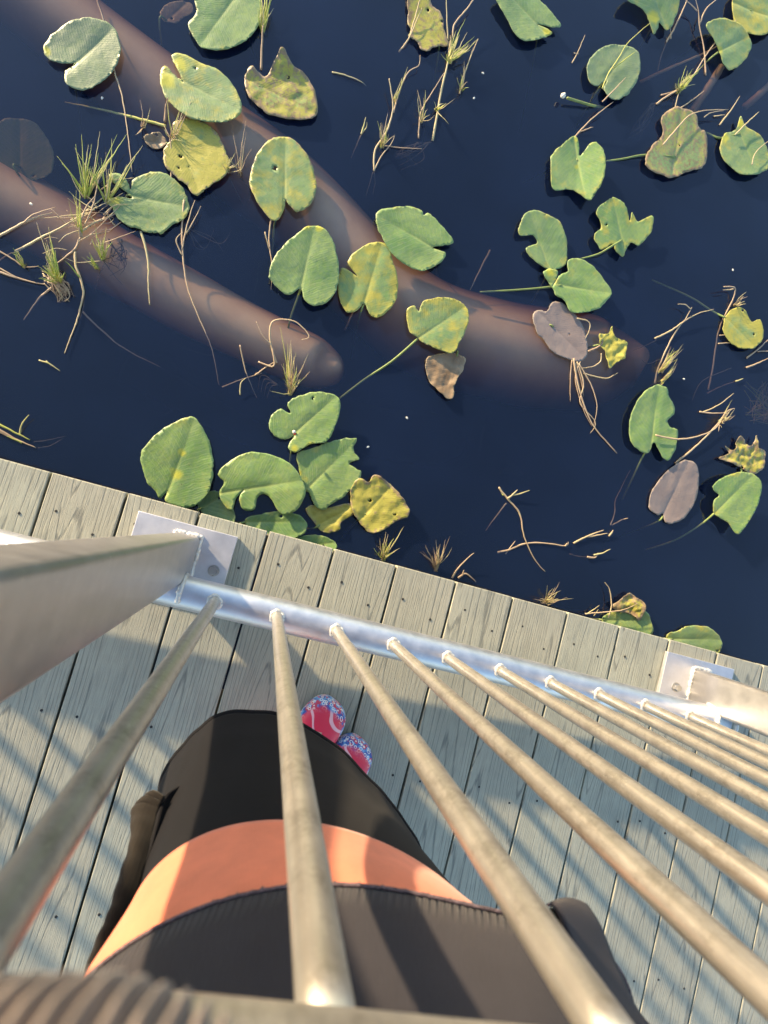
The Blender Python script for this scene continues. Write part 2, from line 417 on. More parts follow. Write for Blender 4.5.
for (px, py) in POSTS:
    hw, hd, cr = .0255, .0475, .009
    bm = bmesh.new(); prof = []
    for cx, cy, a0 in ((hw-cr, hd-cr, 0), (-hw+cr, hd-cr, 90), (-hw+cr, -hd+cr, 180), (hw-cr, -hd+cr, 270)):
        for k in range(6):
            a = R(a0 + 90*k/5); prof.append((cx + cr*math.cos(a), cy + cr*math.sin(a)))
    rings = []
    for z in (.012, .1, .3, .6, .9, 1.10):
        rings.append([bm.verts.new((px+a, py+b, z)) for a, b in prof])
    for i in range(len(rings)-1):
        for k in range(len(prof)):
            bm.faces.new((rings[i][k], rings[i][(k+1) % len(prof)], rings[i+1][(k+1) % len(prof)], rings[i+1][k]))
    bm.faces.new(rings[-1]); bm.faces.new(rings[0][::-1])
    po = parent_keep(obj('post', bm, M['post']), rail)
    def sub(name, bm, mat, smooth=True):
        o = obj(name, bm, mat, None, smooth); o.parent = po; o.matrix_parent_inverse = po.matrix_parent_inverse.inverted() @ Matrix.Translation(-rail.location); return o
    bm = bmesh.new(); box(bm, px-.112, px+.100, -.192, -.0385, .0005, .0125, .0015); sub('base_plate', bm, M['plate'], False)
    for sx in (-1, 1):
        for by in (-.122,):
            bm = bmesh.new()
            bmesh.ops.create_cone(bm, cap_ends=True, segments=24, radius1=.0125, radius2=.0125, depth=.002)
            for v in bm.verts: v.co.z += .0135
            r = bmesh.ops.create_cone(bm, cap_ends=True, segments=6, radius1=.0102, radius2=.0090, depth=.010)
            for v in r['verts']: v.co.z += .0195
            for v in bm.verts: v.co += Vector((px + sx*.0685 + .002, by, 0))
            sub('bolt', bm, M['bolt'], False)
    bm = bmesh.new()
    q = [Vector((px+sx*(hw+.001), py+sy*(hd+.001), .0135)) for sx, sy in ((-1, 1), (1, 1), (1, -1), (-1, -1))]
    bead(bm, q + q[:1], .0055); sub('weld_bead', bm, M['weld'])
    for sx in (-1, 1):   # rail to post fillet
        bm = bmesh.new()
        bead(bm, [Vector((px + sx*(hw+.002), YR + RR*math.cos(R(a))*1.02, ZR + RR*math.sin(R(a))*1.02)) for a in range(-10, 125, 12)], .0052)
        sub('weld_bead', bm, M['weld'])

# ------------------------------------------------------------------ lily pads
GROUP_PAD = 'pond lily leaves floating beside the dock'
def zc(ox, oy, s):
    return lambda pts: [(ox + x/s, oy + y/s) for x, y in pts]
F = lambda pts: pts
Za = zc(0, 0, 3); Zb = zc(256, 0, 3); Zd = zc(512, 0, 3); Ze = zc(230, 230, 3); Zf = zc(512, 230, 3); Zg = zc(120, 370, 2.4); Zh = zc(448, 460, 2.4)
npad = 0
def seg_d(p, a, b):
    ab = b-a; t = max(0, min(1, (p-a).dot(ab)/max(ab.length_squared, 1e-12))); return (p-(a+ab*t)).length
def pad(label, conv, J, T, pts, lift=.012, yellow=.1, brown=0., grey=.36, wear=.15, curl=.001, bowl=.004, lobe=None,
        hole=None, tilt=(0, 0), petiole=None, name='lily_pad', cat='lily pad', group=GROUP_PAD, rag=.0022, crumple=0., fold=None, mat=None, sharp=2):
    """leaf blade traced as an outline at its own height over the water; J petiole joint, T leaf tip"""
    global npad; npad += 1; seed = npad*3.17
    lift = lift*.62 if lift > .01 else lift
    z = WATER + lift
    J = at(*conv([J])[0], z); T = at(*conv([T])[0], z)
    o2 = [Vector((p.x - J.x, p.y - J.y)) for p in (at(*q, z) for q in conv(pts))]
    ol = catmull(o2, 6, True)
    # fine raggedness of the margin
    out = []
    for i, p in enumerate(ol):
        q = Vector((p.x, p.y, seed))
        out.append(p + Vector((noise.noise(q*130), noise.noise(q*130 + Vector((9, 9, 9)))))*rag + Vector((noise.noise(q*45), noise.noise(q*45 + Vector((5, 5, 5)))))*rag*1.2)
    nO = len(out)
    xs = [p.x for p in out]; ys = [p.y for p in out]
    step = max(.0042, max(max(xs)-min(xs), max(ys)-min(ys))/34)
    inner = []
    y = min(ys)
    row = 0
    while y < max(ys):
        x = min(xs) + (step/2 if row % 2 else 0)
        while x < max(xs):
            p = Vector((x + random.uniform(-.15, .15)*step, y + random.uniform(-.15, .15)*step))
            c = False; j = nO-1
            for i in range(nO):
                a, b = out[i], out[j]
                if (a.y > p.y) != (b.y > p.y) and p.x < (b.x-a.x)*(p.y-a.y)/(b.y-a.y) + a.x: c = not c
                j = i
            if c and min((p-a).length for a in out) > step*.5: inner.append(p)
            x += step
        y += step*.87; row += 1
    vs, es, fs, ov, oe, of = delaunay_2d_cdt(out + inner, [(i, (i+1) % nO) for i in range(nO)], [list(range(nO))], 1, 1e-6)
    ax = Vector((T.x-J.x, T.y-J.y)); L = ax.length; ax.normalize(); lx = Vector((-ax.y, ax.x))
    if hole: hc = at(*conv([hole[0]])[0], z); hc = Vector((hc.x-J.x, hc.y-J.y)); hr = hole[1]
    size = max(max(xs)-min(xs), max(ys)-min(ys))
    lbs = [(Vector((q.x-J.x, q.y-J.y)), r) for q, r in ((at(*conv([c])[0], z), r) for c, r in (lobe or []))]
    if fold: fa = at(*conv([fold[0]])[0], z); fb = at(*conv([fold[1]])[0], z); fa = Vector((fa.x-J.x, fa.y-J.y)); fb = Vector((fb.x-J.x, fb.y-J.y)); fd = (fb-fa).normalized(); fn = Vector((-fd.y, fd.x))
    me = bpy.data.meshes.new('leaf_blade'); V = []; ED = []; LB = []
    for p in vs:
        d = min(seg_d(p, out[i], out[(i+1) % nO]) for i in range(nO))
        u, v = p.dot(ax), p.dot(lx)
        q = Vector((p.x, p.y, seed))
        h = bowl*((p.length/size)**2)*2 + min(abs(v), .02)*.10 - .001
        h += curl*math.exp(-d/.009)*(.6 + 1.6*noise.noise(q*26))
        h += .0008*noise.noise(q*38) + .0035*noise.noise(q*11)
        h += crumple*(noise.noise(q*32)*1.0 + .5*noise.noise(q*70))
        h += p.x*tilt[0] + p.y*tilt[1]
        # corrugation along the side veins
        h += .00018*math.sin((u - .55*abs(v)**.85)*2*math.pi*60)*min(1, abs(v)/.012)
        x, yy = p.x, p.y
        lb = 0
        for c, r in lbs: lb = max(lb, max(0, min(1, (r - (p-c).length + .01*noise.noise(q*60))/(r*.5))))
        if fold:
            s = (p-fa).dot(fn)
            if s > 0: h += s*fold[2]
        V.append((x, yy, h)); ED.append(d); LB.append(lb)
    faces = []
    bites = [(random.choice(vs), random.uniform(.0018, .0042)) for _ in range(int(wear*7))]
    for f in fs:
        c = sum((vs[i] for i in f), Vector((0, 0)))/len(f)
        if any((c-q).length < rr_ for q, rr_ in bites): continue
        if hole:
            c = sum((vs[i] for i in f), Vector((0, 0)))/len(f)
            if (c-hc).length < hr: continue
        faces.append(f)
    me.from_pydata(V, [], faces)
    a = me.attributes.new('edge', 'FLOAT', 'POINT'); a.data.foreach_set('value', ED)
    a = me.attributes.new('lobe', 'FLOAT', 'POINT'); a.data.foreach_set('value', LB)
    uv = me.uv_layers.new(name='UVMap')
    for l in me.loops:
        p = vs[l.vertex_index]; uv.data[l.index].uv = (p.dot(ax), p.dot(lx))
    for f in me.polygons: f.use_smooth = True
    me.update()
    if me.polygons and me.polygons[0].normal.z < 0: me.flip_normals()
    o = thing(name, label, cat, (J.x, J.y, z), group)
    b = link('leaf_blade', me, mat or M['leaf'], o)
    m = b.modifiers.new('thick', 'SOLIDIFY'); m.thickness = .0009; m.offset = -1
    b['yellow'] = float(yellow + random.uniform(.04, .22)); b['brown'] = float(brown + random.uniform(.04, .2)); b['grey'] = float(grey); b['seed'] = float(seed); b['wear'] = float(wear)
    if petiole is None:   # leaf stalk going down and away under water
        g = random.uniform(0, 6.28); petiole = [(0, 0, -.001), None]
        P = [Vector((0, 0, -.002)), Vector((-ax.x*.03, -ax.y*.03, -lift-.03)), Vector((-ax.x*.10 + math.cos(g)*.05, -ax.y*.10 + math.sin(g)*.05, -lift-.35))]
        P = catmull(P, 5); rr = .0032
    else:
        P = [at(x, y, WATER + hh/100) - Vector((J.x, J.y, z)) for x, y, hh in petiole]
        P = catmull([Vector((0, 0, -.002))] + P, 5); rr = .0036
    bm = bmesh.new(); tube(bm, P, [rr*(1 - .25*i/len(P)) for i in range(len(P))], 8)
    obj('petiole', bm, M['stem'], o)
    return o

pad('grey-green round pad with a dark notch in its left side at the upper left', Za, (230, 188), (330, 95), [(130, 150), (150, 115), (190, 80), (250, 58), (310, 65), (350, 95), (362, 150), (350, 200), (310, 245), (260, 270), (215, 265), (195, 245), (197, 215), (228, 190), (190, 191), (150, 180)],
    lift=.022, grey=.75, yellow=0, lobe=[((140, 155), .012)], curl=.002)
pad('pale oval pad with two bright yellow lobes on its left end', Za, (548, 242), (722, 340), [(515, 172), (526, 158), (560, 165), (610, 190), (660, 215), (700, 260), (725, 320), (720, 355), (690, 372), (630, 375), (570, 360), (525, 325), (492, 285), (480, 235), (483, 205), (497, 196), (520, 222), (546, 244), (530, 205)],
    lift=.03, grey=.45, yellow=.2, lobe=[((500, 240), .03), ((540, 190), .03)], tilt=(.03, -.05))
pad('large ragged-edged green pad cut by the top of the picture, left of the tall rush', Za, (700, 0), (600, 138), [(585, -20), (590, 40), (565, 75), (580, 110), (605, 145), (650, 155), (700, 145), (745, 120), (780, 70), (783, 0), (760, -40), (700, -60), (640, -50)], lift=.02, grey=.3, rag=.002)
pad('torn yellowing pad spotted with rust brown, below the yellow-lobed oval pad', Za, (530, 395), (600, 585), [(490, 470), (500, 440), (530, 400), (522, 372), (560, 355), (610, 370), (650, 400), (675, 450), (692, 500), (665, 540), (620, 570), (590, 588), (560, 560), (520, 525), (495, 500)], lift=.01, yellow=.6, brown=.42, rag=.003, wear=.7)
pad('deeply notched green pad with a yellow-edged lower lobe, beside the left grass tufts', Za, (400, 590), (560, 620), [(330, 540), (345, 520), (375, 535), (392, 570), (402, 540), (450, 518), (500, 525), (545, 560), (565, 610), (560, 650), (520, 675), (490, 700), (460, 700), (420, 690), (370, 670), (335, 625), (325, 597), (360, 590), (396, 592)], lift=.012, yellow=.2, brown=.15, lobe=[((345, 598), .022)], rag=.003, wear=.6)
pad('half brown pad with a curled pointed top, right of the tall rush', Zb, (20, 262), (175, 340), [(-35, 235), (-12, 205), (5, 220), (35, 230), (75, 165), (110, 205), (150, 230), (175, 275), (185, 320), (180, 350), (150, 362), (90, 358), (40, 345), (0, 315), (-25, 285)], lift=.016, yellow=.5, brown=.52, crumple=.003, wear=.5, fold=((35, 230), (150, 230), .35))
pad('green pad with a round bite hole, yellowed along its midrib', Zb, (86, 600), (88, 408), [(-18, 530), (0, 470), (35, 425), (75, 408), (110, 415), (150, 460), (175, 520), (178, 590), (150, 625), (120, 635), (100, 618), (87, 600), (82, 635), (55, 665), (25, 640), (0, 600), (-15, 570)], lift=.03, yellow=.3, brown=.22, hole=((57, 505), .0075), petiole=[(275, 222, -.5), (273, 245, -4), (270, 270, -9)], tilt=(0, -.03))
pad('wide green pad with a nicked upper rim, over the thick sunken log', F, (432, 247), (378, 216), [(376, 214), (389, 209), (409, 207), (421, 211), (424, 215), (428, 213), (437, 221), (449, 235), (453, 243), (443, 246), (432, 247), (446, 253), (440, 263), (421, 271), (406, 265), (393, 256), (383, 240), (377, 228)], lift=.026, yellow=.16, grey=.15)
pad('smooth heart-shaped green pad with a bright yellow upper rim', Ze, (212, 175), (252, 0), [(118, 135), (130, 90), (160, 50), (200, 15), (240, -6), (285, 5), (315, 60), (327, 120), (322, 170), (295, 215), (255, 228), (225, 212), (212, 175), (175, 195), (145, 175), (120, 150)], lift=.035, yellow=0, grey=.2, lobe=[((225, -8), .02), ((265, -2), .015)], petiole=[(298, 297, -.6), (290, 320, -2.5), (284, 350, -5)], tilt=(0, .04))
pad('pale green lobed pad with a cut in its left rim, right of the heart-shaped one', Ze, (402, 222), (455, 40), [(325, 140), (340, 115), (382, 138), (352, 98), (390, 55), (440, 38), (480, 55), (485, 90), (500, 130), (505, 180), (490, 225), (450, 262), (420, 255), (402, 220), (385, 240), (355, 250), (335, 225), (322, 180)], lift=.018, yellow=.3, grey=.25)
pad('green pad with brown withered right rim, at the end of a long green stalk', Ze, (562, 327), (695, 240), [(530, 240), (550, 230), (565, 245), (580, 215), (640, 208), (690, 225), (710, 255), (705, 300), (685, 340), (665, 372), (620, 360), (580, 340), (562, 325), (537, 300)], lift=.026, yellow=.32, brown=.2, petiole=[(392, 361, .6), (365, 379, -.5), (340, 398, -1.5)], tilt=(.05, .05))
pad('withered brown leaf hanging below the pad with the long stalk', Ze, (680, 380), (640, 505), [(590, 385), (630, 370), (680, 372), (705, 385), (700, 415), (685, 440), (672, 470), (668, 500), (650, 510), (630, 490), (600, 460), (588, 430)], lift=.004, yellow=.6, brown=.95, crumple=.004, rag=.003, cat='dead leaf', name='withered_leaf', group='withered lily leaves')
pad('bright green pad with a deep side lobe, carrying a small red and white bud', Ze, (197, 607), (318, 500), [(172, 520), (200, 500), (240, 488), (290, 488), (325, 505), (327, 550), (310, 600), (290, 635), (240, 643), (195, 668), (175, 650), (196, 612), (170, 627), (135, 620), (118, 590), (125, 558), (150, 538), (182, 550)], lift=.045, yellow=.05, lobe=[((240, 640), .012), ((195, 660), .012)], grey=.12, petiole=[(292, 445, 1), (290, 462, -2), (286, 480, -6)])
pad('large oval pad with yellow midrib and slit left rim, touching the dock edge', Zg, (115, 292), (180, 118), [(50, 205), (60, 185), (100, 145), (150, 118), (180, 116), (205, 150), (220, 190), (225, 230), (218, 280), (195, 315), (165, 330), (130, 325), (108, 312), (114, 292), (95, 308), (85, 290), (65, 270), (55, 240)], lift=.05, yellow=.12, brown=.1, wear=.4, grey=.1, lobe=[((135, 250), .018), ((150, 200), .01)], rag=.002)
pad('kidney-shaped green pad torn by a deep hole in its lower rim', Zg, (300, 287), (440, 265), [(235, 250), (255, 225), (300, 200), (350, 200), (400, 220), (430, 250), (445, 290), (430, 330), (400, 347), (380, 340), (362, 308), (345, 298), (330, 305), (322, 335), (297, 335), (285, 308), (299, 287), (278, 308), (270, 337), (250, 325), (238, 295), (250, 270)], lift=.045, yellow=.06, grey=.1, brown=.08, rag=.0015)
pad('jagged dark green pad lying under the pad with the red bud', Zg, (450, 285), (562, 175), [(425, 200), (470, 185), (510, 170), (565, 165), (560, 190), (574, 215), (550, 225), (578, 245), (570, 270), (540, 300), (510, 320), (490, 335), (470, 330), (455, 300), (440, 280), (430, 240)], lift=.028, yellow=.08, rag=.003, grey=.15, lobe=[((428, 250), .01)])
pad('mottled yellow pad with a crisp brown rim, rightmost of the cluster at the dock edge', Zg, (590, 345), (655, 275), [(555, 280), (575, 260), (595, 270), (610, 252), (640, 268), (665, 290), (690, 325), (692, 350), (660, 365), (630, 385), (600, 390), (575, 365), (555, 330)], lift=.03, yellow=.72, brown=.38, crumple=.003, curl=.006, wear=.5)
pad('orange-yellow rotting leaf between the jagged pad and the mottled one', Zg, (480, 370), (555, 330), [(445, 335), (460, 325), (500, 330), (555, 320), (560, 345), (530, 365), (525, 385), (490, 390), (465, 365)], lift=.012, yellow=.9, brown=.35, crumple=.004, rag=.002, name='withered_leaf', cat='dead leaf', group='withered lily leaves')
pad('green pad half hidden under the dock edge below the kidney-shaped one', Zg, (300, 365), (440, 365), [(300, 360), (340, 345), (400, 340), (440, 355), (447, 378), (430, 400), (370, 410), (320, 395)], lift=.012, yellow=.05, grey=.1)
pad('dark shaded pad tucked behind the metal foot plate at the dock edge', Zg, (200, 330), (250, 300), [(185, 320), (200, 300), (225, 290), (250, 300), (272, 335), (276, 365), (250, 375), (205, 350)], lift=.004, yellow=.05, grey=.3)
pad('sliver of green pad just showing beyond the dock edge, under the rotting leaf', Zg, (430, 425), (510, 415), [(420, 408), (440, 398), (475, 396), (508, 408), (520, 428), (480, 450), (430, 440)], lift=.004, yellow=.1, grey=.1)
pad('large pale green pad with a yellow-white notch lobe, cut by the top edge', Zd, (75, 72), (-20, -25), [(-50, -10), (0, -35), (60, -15), (100, 20), (130, 55), (146, 80), (120, 83), (78, 72), (118, 95), (108, 110), (85, 117), (40, 125), (10, 105), (-15, 60), (-40, 20)], lift=.028, yellow=.12, grey=.3, lobe=[((105, 100), .018)])
pad('green pad with a folded bright yellow tip at the top right', Zd, (440, 20), (400, -60), [(340, 0), (370, 18), (395, 32), (415, 65), (430, 95), (442, 80), (445, 62), (470, 85), (490, 55), (500, 0), (470, -50), (380, -50)], lift=.045, yellow=.2, lobe=[((425, 50), .03)], tilt=(-.06, .12))
pad('olive pad with a yellow wedge along its notch, right of the crossed reeds', Zd, (620, 155), (715, 105), [(575, 85), (600, 65), (640, 60), (690, 75), (720, 115), (722, 140), (700, 180), (660, 207), (637, 192), (622, 155), (600, 120)], lift=.045, yellow=.3, grey=.3, lobe=[((622, 150), .02)], tilt=(-.1, 0))
pad('blotched green and yellow pad in the top right corner', Zd, (720, 30), (800, 60), [(660, 0), (665, 60), (690, 92), (730, 105), (768, 100), (805, 60), (805, -20), (760, -50), (690, -40)], lift=.03, yellow=.42, brown=.15, grey=.3)
pad('smooth bluish-green round pad crossed by a thin yellow reed', Zd, (282, 240), (350, 145), [(225, 200), (235, 175), (260, 150), (300, 137), (350, 142), (378, 165), (382, 210), (370, 250), (345, 285), (315, 300), (285, 290), (276, 262), (284, 240), (250, 258), (230, 240)], lift=.03, grey=.6, yellow=.05, curl=.002)
pad('two-lobed butterfly-shaped green pad below the flower bud', Zd, (197, 482), (215, 605), [(115, 490), (118, 465), (150, 435), (180, 410), (198, 420), (205, 468), (230, 435), (255, 450), (268, 495), (262, 550), (240, 590), (222, 608), (180, 572), (120, 570)], lift=.022, yellow=.2, grey=.2, lobe=[((190, 420), .014), ((195, 500), .01)], fold=((197, 482), (190, 572), .25))
pad('broad ragged pad with a decaying brown left rim, at the end of a straight stalk', Zd, (490, 470), (510, 328), [(400, 470), (418, 440), (450, 400), (445, 360), (465, 335), (500, 325), (550, 345), (560, 385), (580, 400), (585, 455), (575, 500), (530, 515), (480, 533), (430, 520), (400, 500)], lift=.018, yellow=.4, brown=.45, rag=.003, wear=.6, petiole=[(645, 155, .8), (622, 159, .3), (600, 162, -.8)])
pad('small pad with upright yellow lobes at the right edge of the picture', Zd, (685, 400), (735, 522), [(625, 440), (640, 400), (670, 390), (685, 350), (700, 380), (740, 410), (760, 450), (768, 500), (740, 522), (690, 525), (645, 490), (630, 465)], lift=.025, yellow=.3, brown=.18, lobe=[((640, 410), .02), ((685, 370), .02)], tilt=(.04, .03), petiole=[(720, 138, .5), (707, 133, -1), (695, 130, -3)])
pad('hook-shaped pad with a large bite out of its left side', F, (548, 266), (530, 215), [(519, 225), (524, 215), (535, 211), (549, 217), (559, 223), (565, 237), (567, 256), (564, 266), (554, 270), (543, 267), (533, 260), (525, 249), (537, 243), (533, 236), (519, 236)], lift=.024, yellow=.15, grey=.3, brown=.1, rag=.0022)
pad('tattered many-pointed green pad with a yellow stalk across it', F, (622, 240), (612, 200), [(595, 213), (604, 203), (614, 199), (624, 207), (629, 221), (631, 213), (637, 222), (649, 217), (652, 223), (650, 233), (639, 245), (630, 243), (624, 256), (616, 251), (612, 244), (601, 250), (594, 236), (601, 227)], lift=.03, yellow=.2, grey=.15, rag=.003, petiole=[(612, 246, 3.2), (598, 254, 1.2), (580, 259, -.4)], tilt=(0, .03))
pad('glossy triangular green pad with a pale side lobe, above the grey withered one', Zf, (150, 165), (297, 192), [(122, 170), (140, 140), (165, 125), (170, 90), (210, 90), (250, 120), (285, 165), (297, 190), (280, 215), (250, 240), (180, 248), (160, 215), (130, 195), (125, 180), (95, 135), (98, 122), (118, 117), (138, 128)], lift=.03, yellow=.08, grey=.1, lobe=[((112, 130), .016)], petiole=[(540, 288, .8), (515, 290, .2), (480, 292, -.6)])
pad('dull grey-brown dead pad lying flat, with pale roots trailing from it', Zf, (125, 290), (220, 385), [(62, 265), (75, 240), (103, 243), (120, 218), (150, 220), (185, 250), (210, 290), (225, 340), (222, 380), (200, 395), (160, 385), (120, 365), (95, 330), (75, 310)], lift=.006, yellow=.3, brown=1.2, grey=1., curl=.001, name='withered_leaf', cat='dead leaf', group='withered lily leaves')
pad('crumpled bright yellow scrap of leaf right of the grey-brown dead pad', Zf, (265, 345), (340, 350), [(258, 315), (285, 312), (300, 290), (305, 320), (345, 338), (340, 362), (335, 385), (310, 400), (290, 415), (280, 370), (262, 345)], lift=.02, yellow=.95, brown=.12, crumple=.008, name='withered_leaf', cat='dead leaf', group='withered lily leaves')
pad('green pad with a bitten right rim and a split at its foot', Zf, (418, 632), (440, 466), [(350, 580), (360, 540), (390, 490), (430, 465), (460, 475), (465, 500), (480, 520), (485, 550), (465, 572), (475, 592), (495, 602), (490, 650), (470, 690), (450, 680), (425, 640), (405, 670), (370, 655), (352, 625)], lift=.028, yellow=.08, grey=.15, rag=.0022, petiole=[(640, 462, -.8), (634, 475, -3), (622, 500, -8)])
pad('small mottled yellow pad at the end of a brown slanting stalk', Zf, (640, 262), (725, 352), [(632, 290), (640, 260), (665, 235), (695, 240), (715, 275), (740, 270), (750, 310), (740, 340), (715, 358), (670, 350), (640, 320)], lift=.018, yellow=.45, brown=.22, wear=.5, petiole=[(712, 311, -.8), (690, 297, -1.6), (652, 280, -4)])
pad('smooth purple-grey dead pad, upper left of the torn bright pad near the right edge', Zh, (516, 135), (575, 2), [(480, 105), (490, 70), (520, 30), (560, 2), (590, 10), (600, 50), (590, 100), (570, 135), (540, 152), (522, 150), (515, 128), (503, 132), (485, 120)], lift=.004, brown=1.2, yellow=.1, grey=1., curl=.001, name='withered_leaf', cat='dead leaf', group='withered lily leaves')
pad('bright green pad with a ragged left rim, right of the purple-grey dead one', Zh, (640, 128), (725, 35), [(632, 65), (660, 40), (700, 30), (735, 45), (740, 90), (720, 140), (692, 178), (668, 150), (640, 130), (636, 100), (648, 85)], lift=.045, yellow=.12, grey=.1, petiole=[(700, 525, -.8), (675, 540, -3), (645, 550, -8)], tilt=(.05, .03))
pad('frilly tan and yellow dead leaf beside the right edge of the picture', Zf, (690, 715), (690, 630), [(620, 685), (650, 670), (640, 648), (665, 660), (680, 618), (700, 640), (715, 650), (730, 617), (735, 655), (758, 665), (755, 710), (730, 732), (700, 725), (670, 705)], lift=.018, yellow=.8, brown=.5, crumple=.009, rag=.003, name='withered_leaf', cat='dead leaf', group='withered lily leaves')
pad('yellow-green pad peeping over the dock edge left of the right post plate', Zh, (540, 430), (650, 430), [(525, 420), (550, 410), (575, 398), (620, 400), (650, 425), (652, 450), (635, 475), (580, 480), (535, 455)], lift=.012, yellow=.22, brown=.1, wear=.5)
pad('dark green pad under the dock edge below a withered brown and yellow leaf', Zh, (380, 385), (480, 385), [(370, 378), (400, 362), (440, 355), (475, 365), (488, 395), (482, 420), (430, 430), (380, 410)], lift=.008, yellow=.15, grey=.1)
pad('withered brown and yellow leaf lying on a dark green pad at the dock edge', Zh, (420, 360), (440, 320), [(392, 352), (415, 332), (436, 318), (450, 330), (472, 348), (458, 385), (440, 370), (415, 365)], lift=.025, yellow=.85, brown=.5, crumple=.008, name='withered_leaf', cat='dead leaf', group='withered lily leaves')
pad('jagged yellow-green pad under the reeds at the top centre', F, (437, 40), (415, 0), [(407, 0), (408, 14), (407, 23), (411, 31), (408, 36), (417, 43), (421, 50), (427, 52), (438, 47), (449, 45), (444, 30), (441, 14), (431, 5), (427, -6), (410, -10)], lift=.014, yellow=.55, brown=.38, rag=.0035, wear=.6)
# submerged leaves
pad('faint round leaf sunk below the surface at the left edge', Za, (60, 500), (60, 357), [(-50, 420), (0, 368), (50, 357), (110, 375), (150, 430), (165, 485), (140, 530), (60, 545), (-30, 510)], lift=-.05, yellow=0, grey=.6, name='submerged_leaf', cat='sunken leaf', group='lily leaves under water')
pad('brown leaf sunk below the surface at the top, left of the ragged-edged pad', Za, (500, 60), (560, 15), [(480, 40), (500, 15), (540, 10), (575, 20), (580, 45), (555, 55), (530, 70), (495, 65)], lift=-.025, yellow=.6, brown=.8, name='submerged_leaf', cat='sunken leaf', group='lily leaves under water')
pad('small curled brown leaf lying at the foot of the yellow stalk', Za, (495, 430), (440, 425), [(432, 415), (455, 402), (480, 398), (500, 420), (490, 445), (450, 442)], lift=.006, yellow=.3, brown=1., crumple=.004, name='withered_leaf', cat='dead leaf', group='withered lily leaves')

# bud resting on a pad, flower bud on its stalk
b = thing('flower_bud', 'small red and white bud lying on the lobed pad', 'bud', at(294, 432, WATER + .053))
bm = bmesh.new(); lump(bm, Vector((0, 0, .002)), .0055, amp=.35); obj('petal', bm, M['speck'], b)
bm = bmesh.new(); lump(bm, Vector((.003, -.004, .001)), .0045, amp=.35); obj('calyx', bm, M['red'], b)
b = thing('flower_bud', 'pale round lily bud on a short green stalk at the upper right', 'bud', at(563, 96, WATER + .02))
o0 = at(563, 96, WATER + .02)
bm = bmesh.new(); lump(bm, Vector((0, 0, .001)), .0085, amp=.2); lump(bm, Vector((.001, .003, .005)), .005, amp=.3); obj('bud', bm, M['speck'], b)
bm = bmesh.new(); tube(bm, catmull([at(567, 98, WATER+.018)-o0, at(580, 102, WATER+.012)-o0, at(594, 106, WATER+.002)-o0, at(606, 108, WATER-.05)-o0], 4), .0042, 8); obj('stalk', bm, M['stem'], b)

# ------------------------------------------------------------------ reeds, grass tufts, twigs
def plant(name, label, cat, strands, group=None):
    """strands: (tone, radius mm, [(x, y, cm above water), ...], taper)"""
    f0 = strands[0][2][0]; base = at(f0[0], f0[1], WATER)
    bm = bmesh.new(); lay = bm.verts.layers.float.new('tone')
    for st in strands:
        tone, r, pts = st[:3]; tp = st[3] if len(st) > 3 else .3
        P = catmull([at(x, y, WATER + h/100) - base for x, y, h in pts], 6)
        n0 = len(bm.verts)
        L = len(P)
        for i in range(1, L-1):
            P[i] = P[i] + Vector((noise.noise(P[i]*60 + base), noise.noise(P[i]*60 - base), 0))*.0015
        tube(bm, P, [1.55*r/1000*(1 - (1-tp)*(i/(L-1))**1.5)*(1 + .18*noise.noise(P[i]*150)) for i in range(L)], 6, flat=.55)
        bm.verts.ensure_lookup_table()
        for v in bm.verts[n0:]: v[lay] = tone
    o = obj(name, bm, M['strand']); o.location = base
    return tag(o, label, cat, group)
def blades(bx, by, tips, tone=.85, r=1.3, arc=1.5, jt=.25, h0=-.3, tiph=4.0, fill=0):
    out = []
    tt = list(tips)
    for _ in range(fill*4 + 6):
        a, b = random.sample(list(tips), 2); t = random.random(); s = random.uniform(.45, .95)
        tt.append((bx + (a[0]*t + b[0]*(1-t) - bx)*s, by + (a[1]*t + b[1]*(1-t) - by)*s))
    for x, y in tt:
        mx, my = bx + (x-bx)*.5 + random.uniform(-2, 2), by + (y-by)*.5 + random.uniform(-2, 2)
        hh = tiph*random.uniform(.5, 1.1)
        out.append((min(1, max(0, tone + random.uniform(-jt, jt*.6))), r*random.uniform(.6, 1.1), [(bx + random.uniform(-2, 2), by + random.uniform(-2, 2), h0), (mx, my, hh*.6 + arc*.3), (x, y, hh)], .08))
    return out
def zz(ox, oy, s):
    return lambda x, y, h=.4: (ox + x/s, oy + y/s, h)
q = zz(0, 100, 4.655)
GR = 'grass and rush tufts in the water'
def pp(c, pts, h0=.3, h1=None):
    n = len(pts); h1 = h0 if h1 is None else h1
    return [c(x, y, h0 + (h1-h0)*i/max(1, n-1)) for i, (x, y) in enumerate(pts)]
t2 = lambda c, L: [c(x, y)[:2] for x, y in L]
plant('grass_tuft', 'tall fan of green blades left of the deeply notched pad', 'grass', blades(86, 197, t2(q, [(380, 160), (350, 222), (265, 260), (465, 145), (425, 250), (330, 350), (545, 160), (590, 158)]), .85, 1.5, fill=4) +
      blades(107, 203, t2(q, [(520, 180), (470, 270), (665, 210), (640, 240), (590, 300), (360, 245)]), .8, 1.3, fill=2), GR)
plant('grass_tuft', 'thin reddish tuft with long bent stems, between the tall fan and the dense clump', 'grass', blades(80.5, 235, t2(q, [(340, 440), (375, 350), (320, 470), (375, 480), (355, 420)]), .78, 1.2) + [
      (.36, 2.0, pp(q, [(375, 640), (370, 590), (400, 500), (440, 450)], .5, 3)), (.33, 2.2, pp(q, [(375, 640), (350, 690), (300, 735), (220, 790)], .5)),
      (.5, 2.0, pp(q, [(380, 610), (440, 570), (510, 540), (560, 490)], .6, 1)), (.42, 1.8, pp(q, [(390, 590), (430, 500), (465, 340)], .6, 3))], GR)
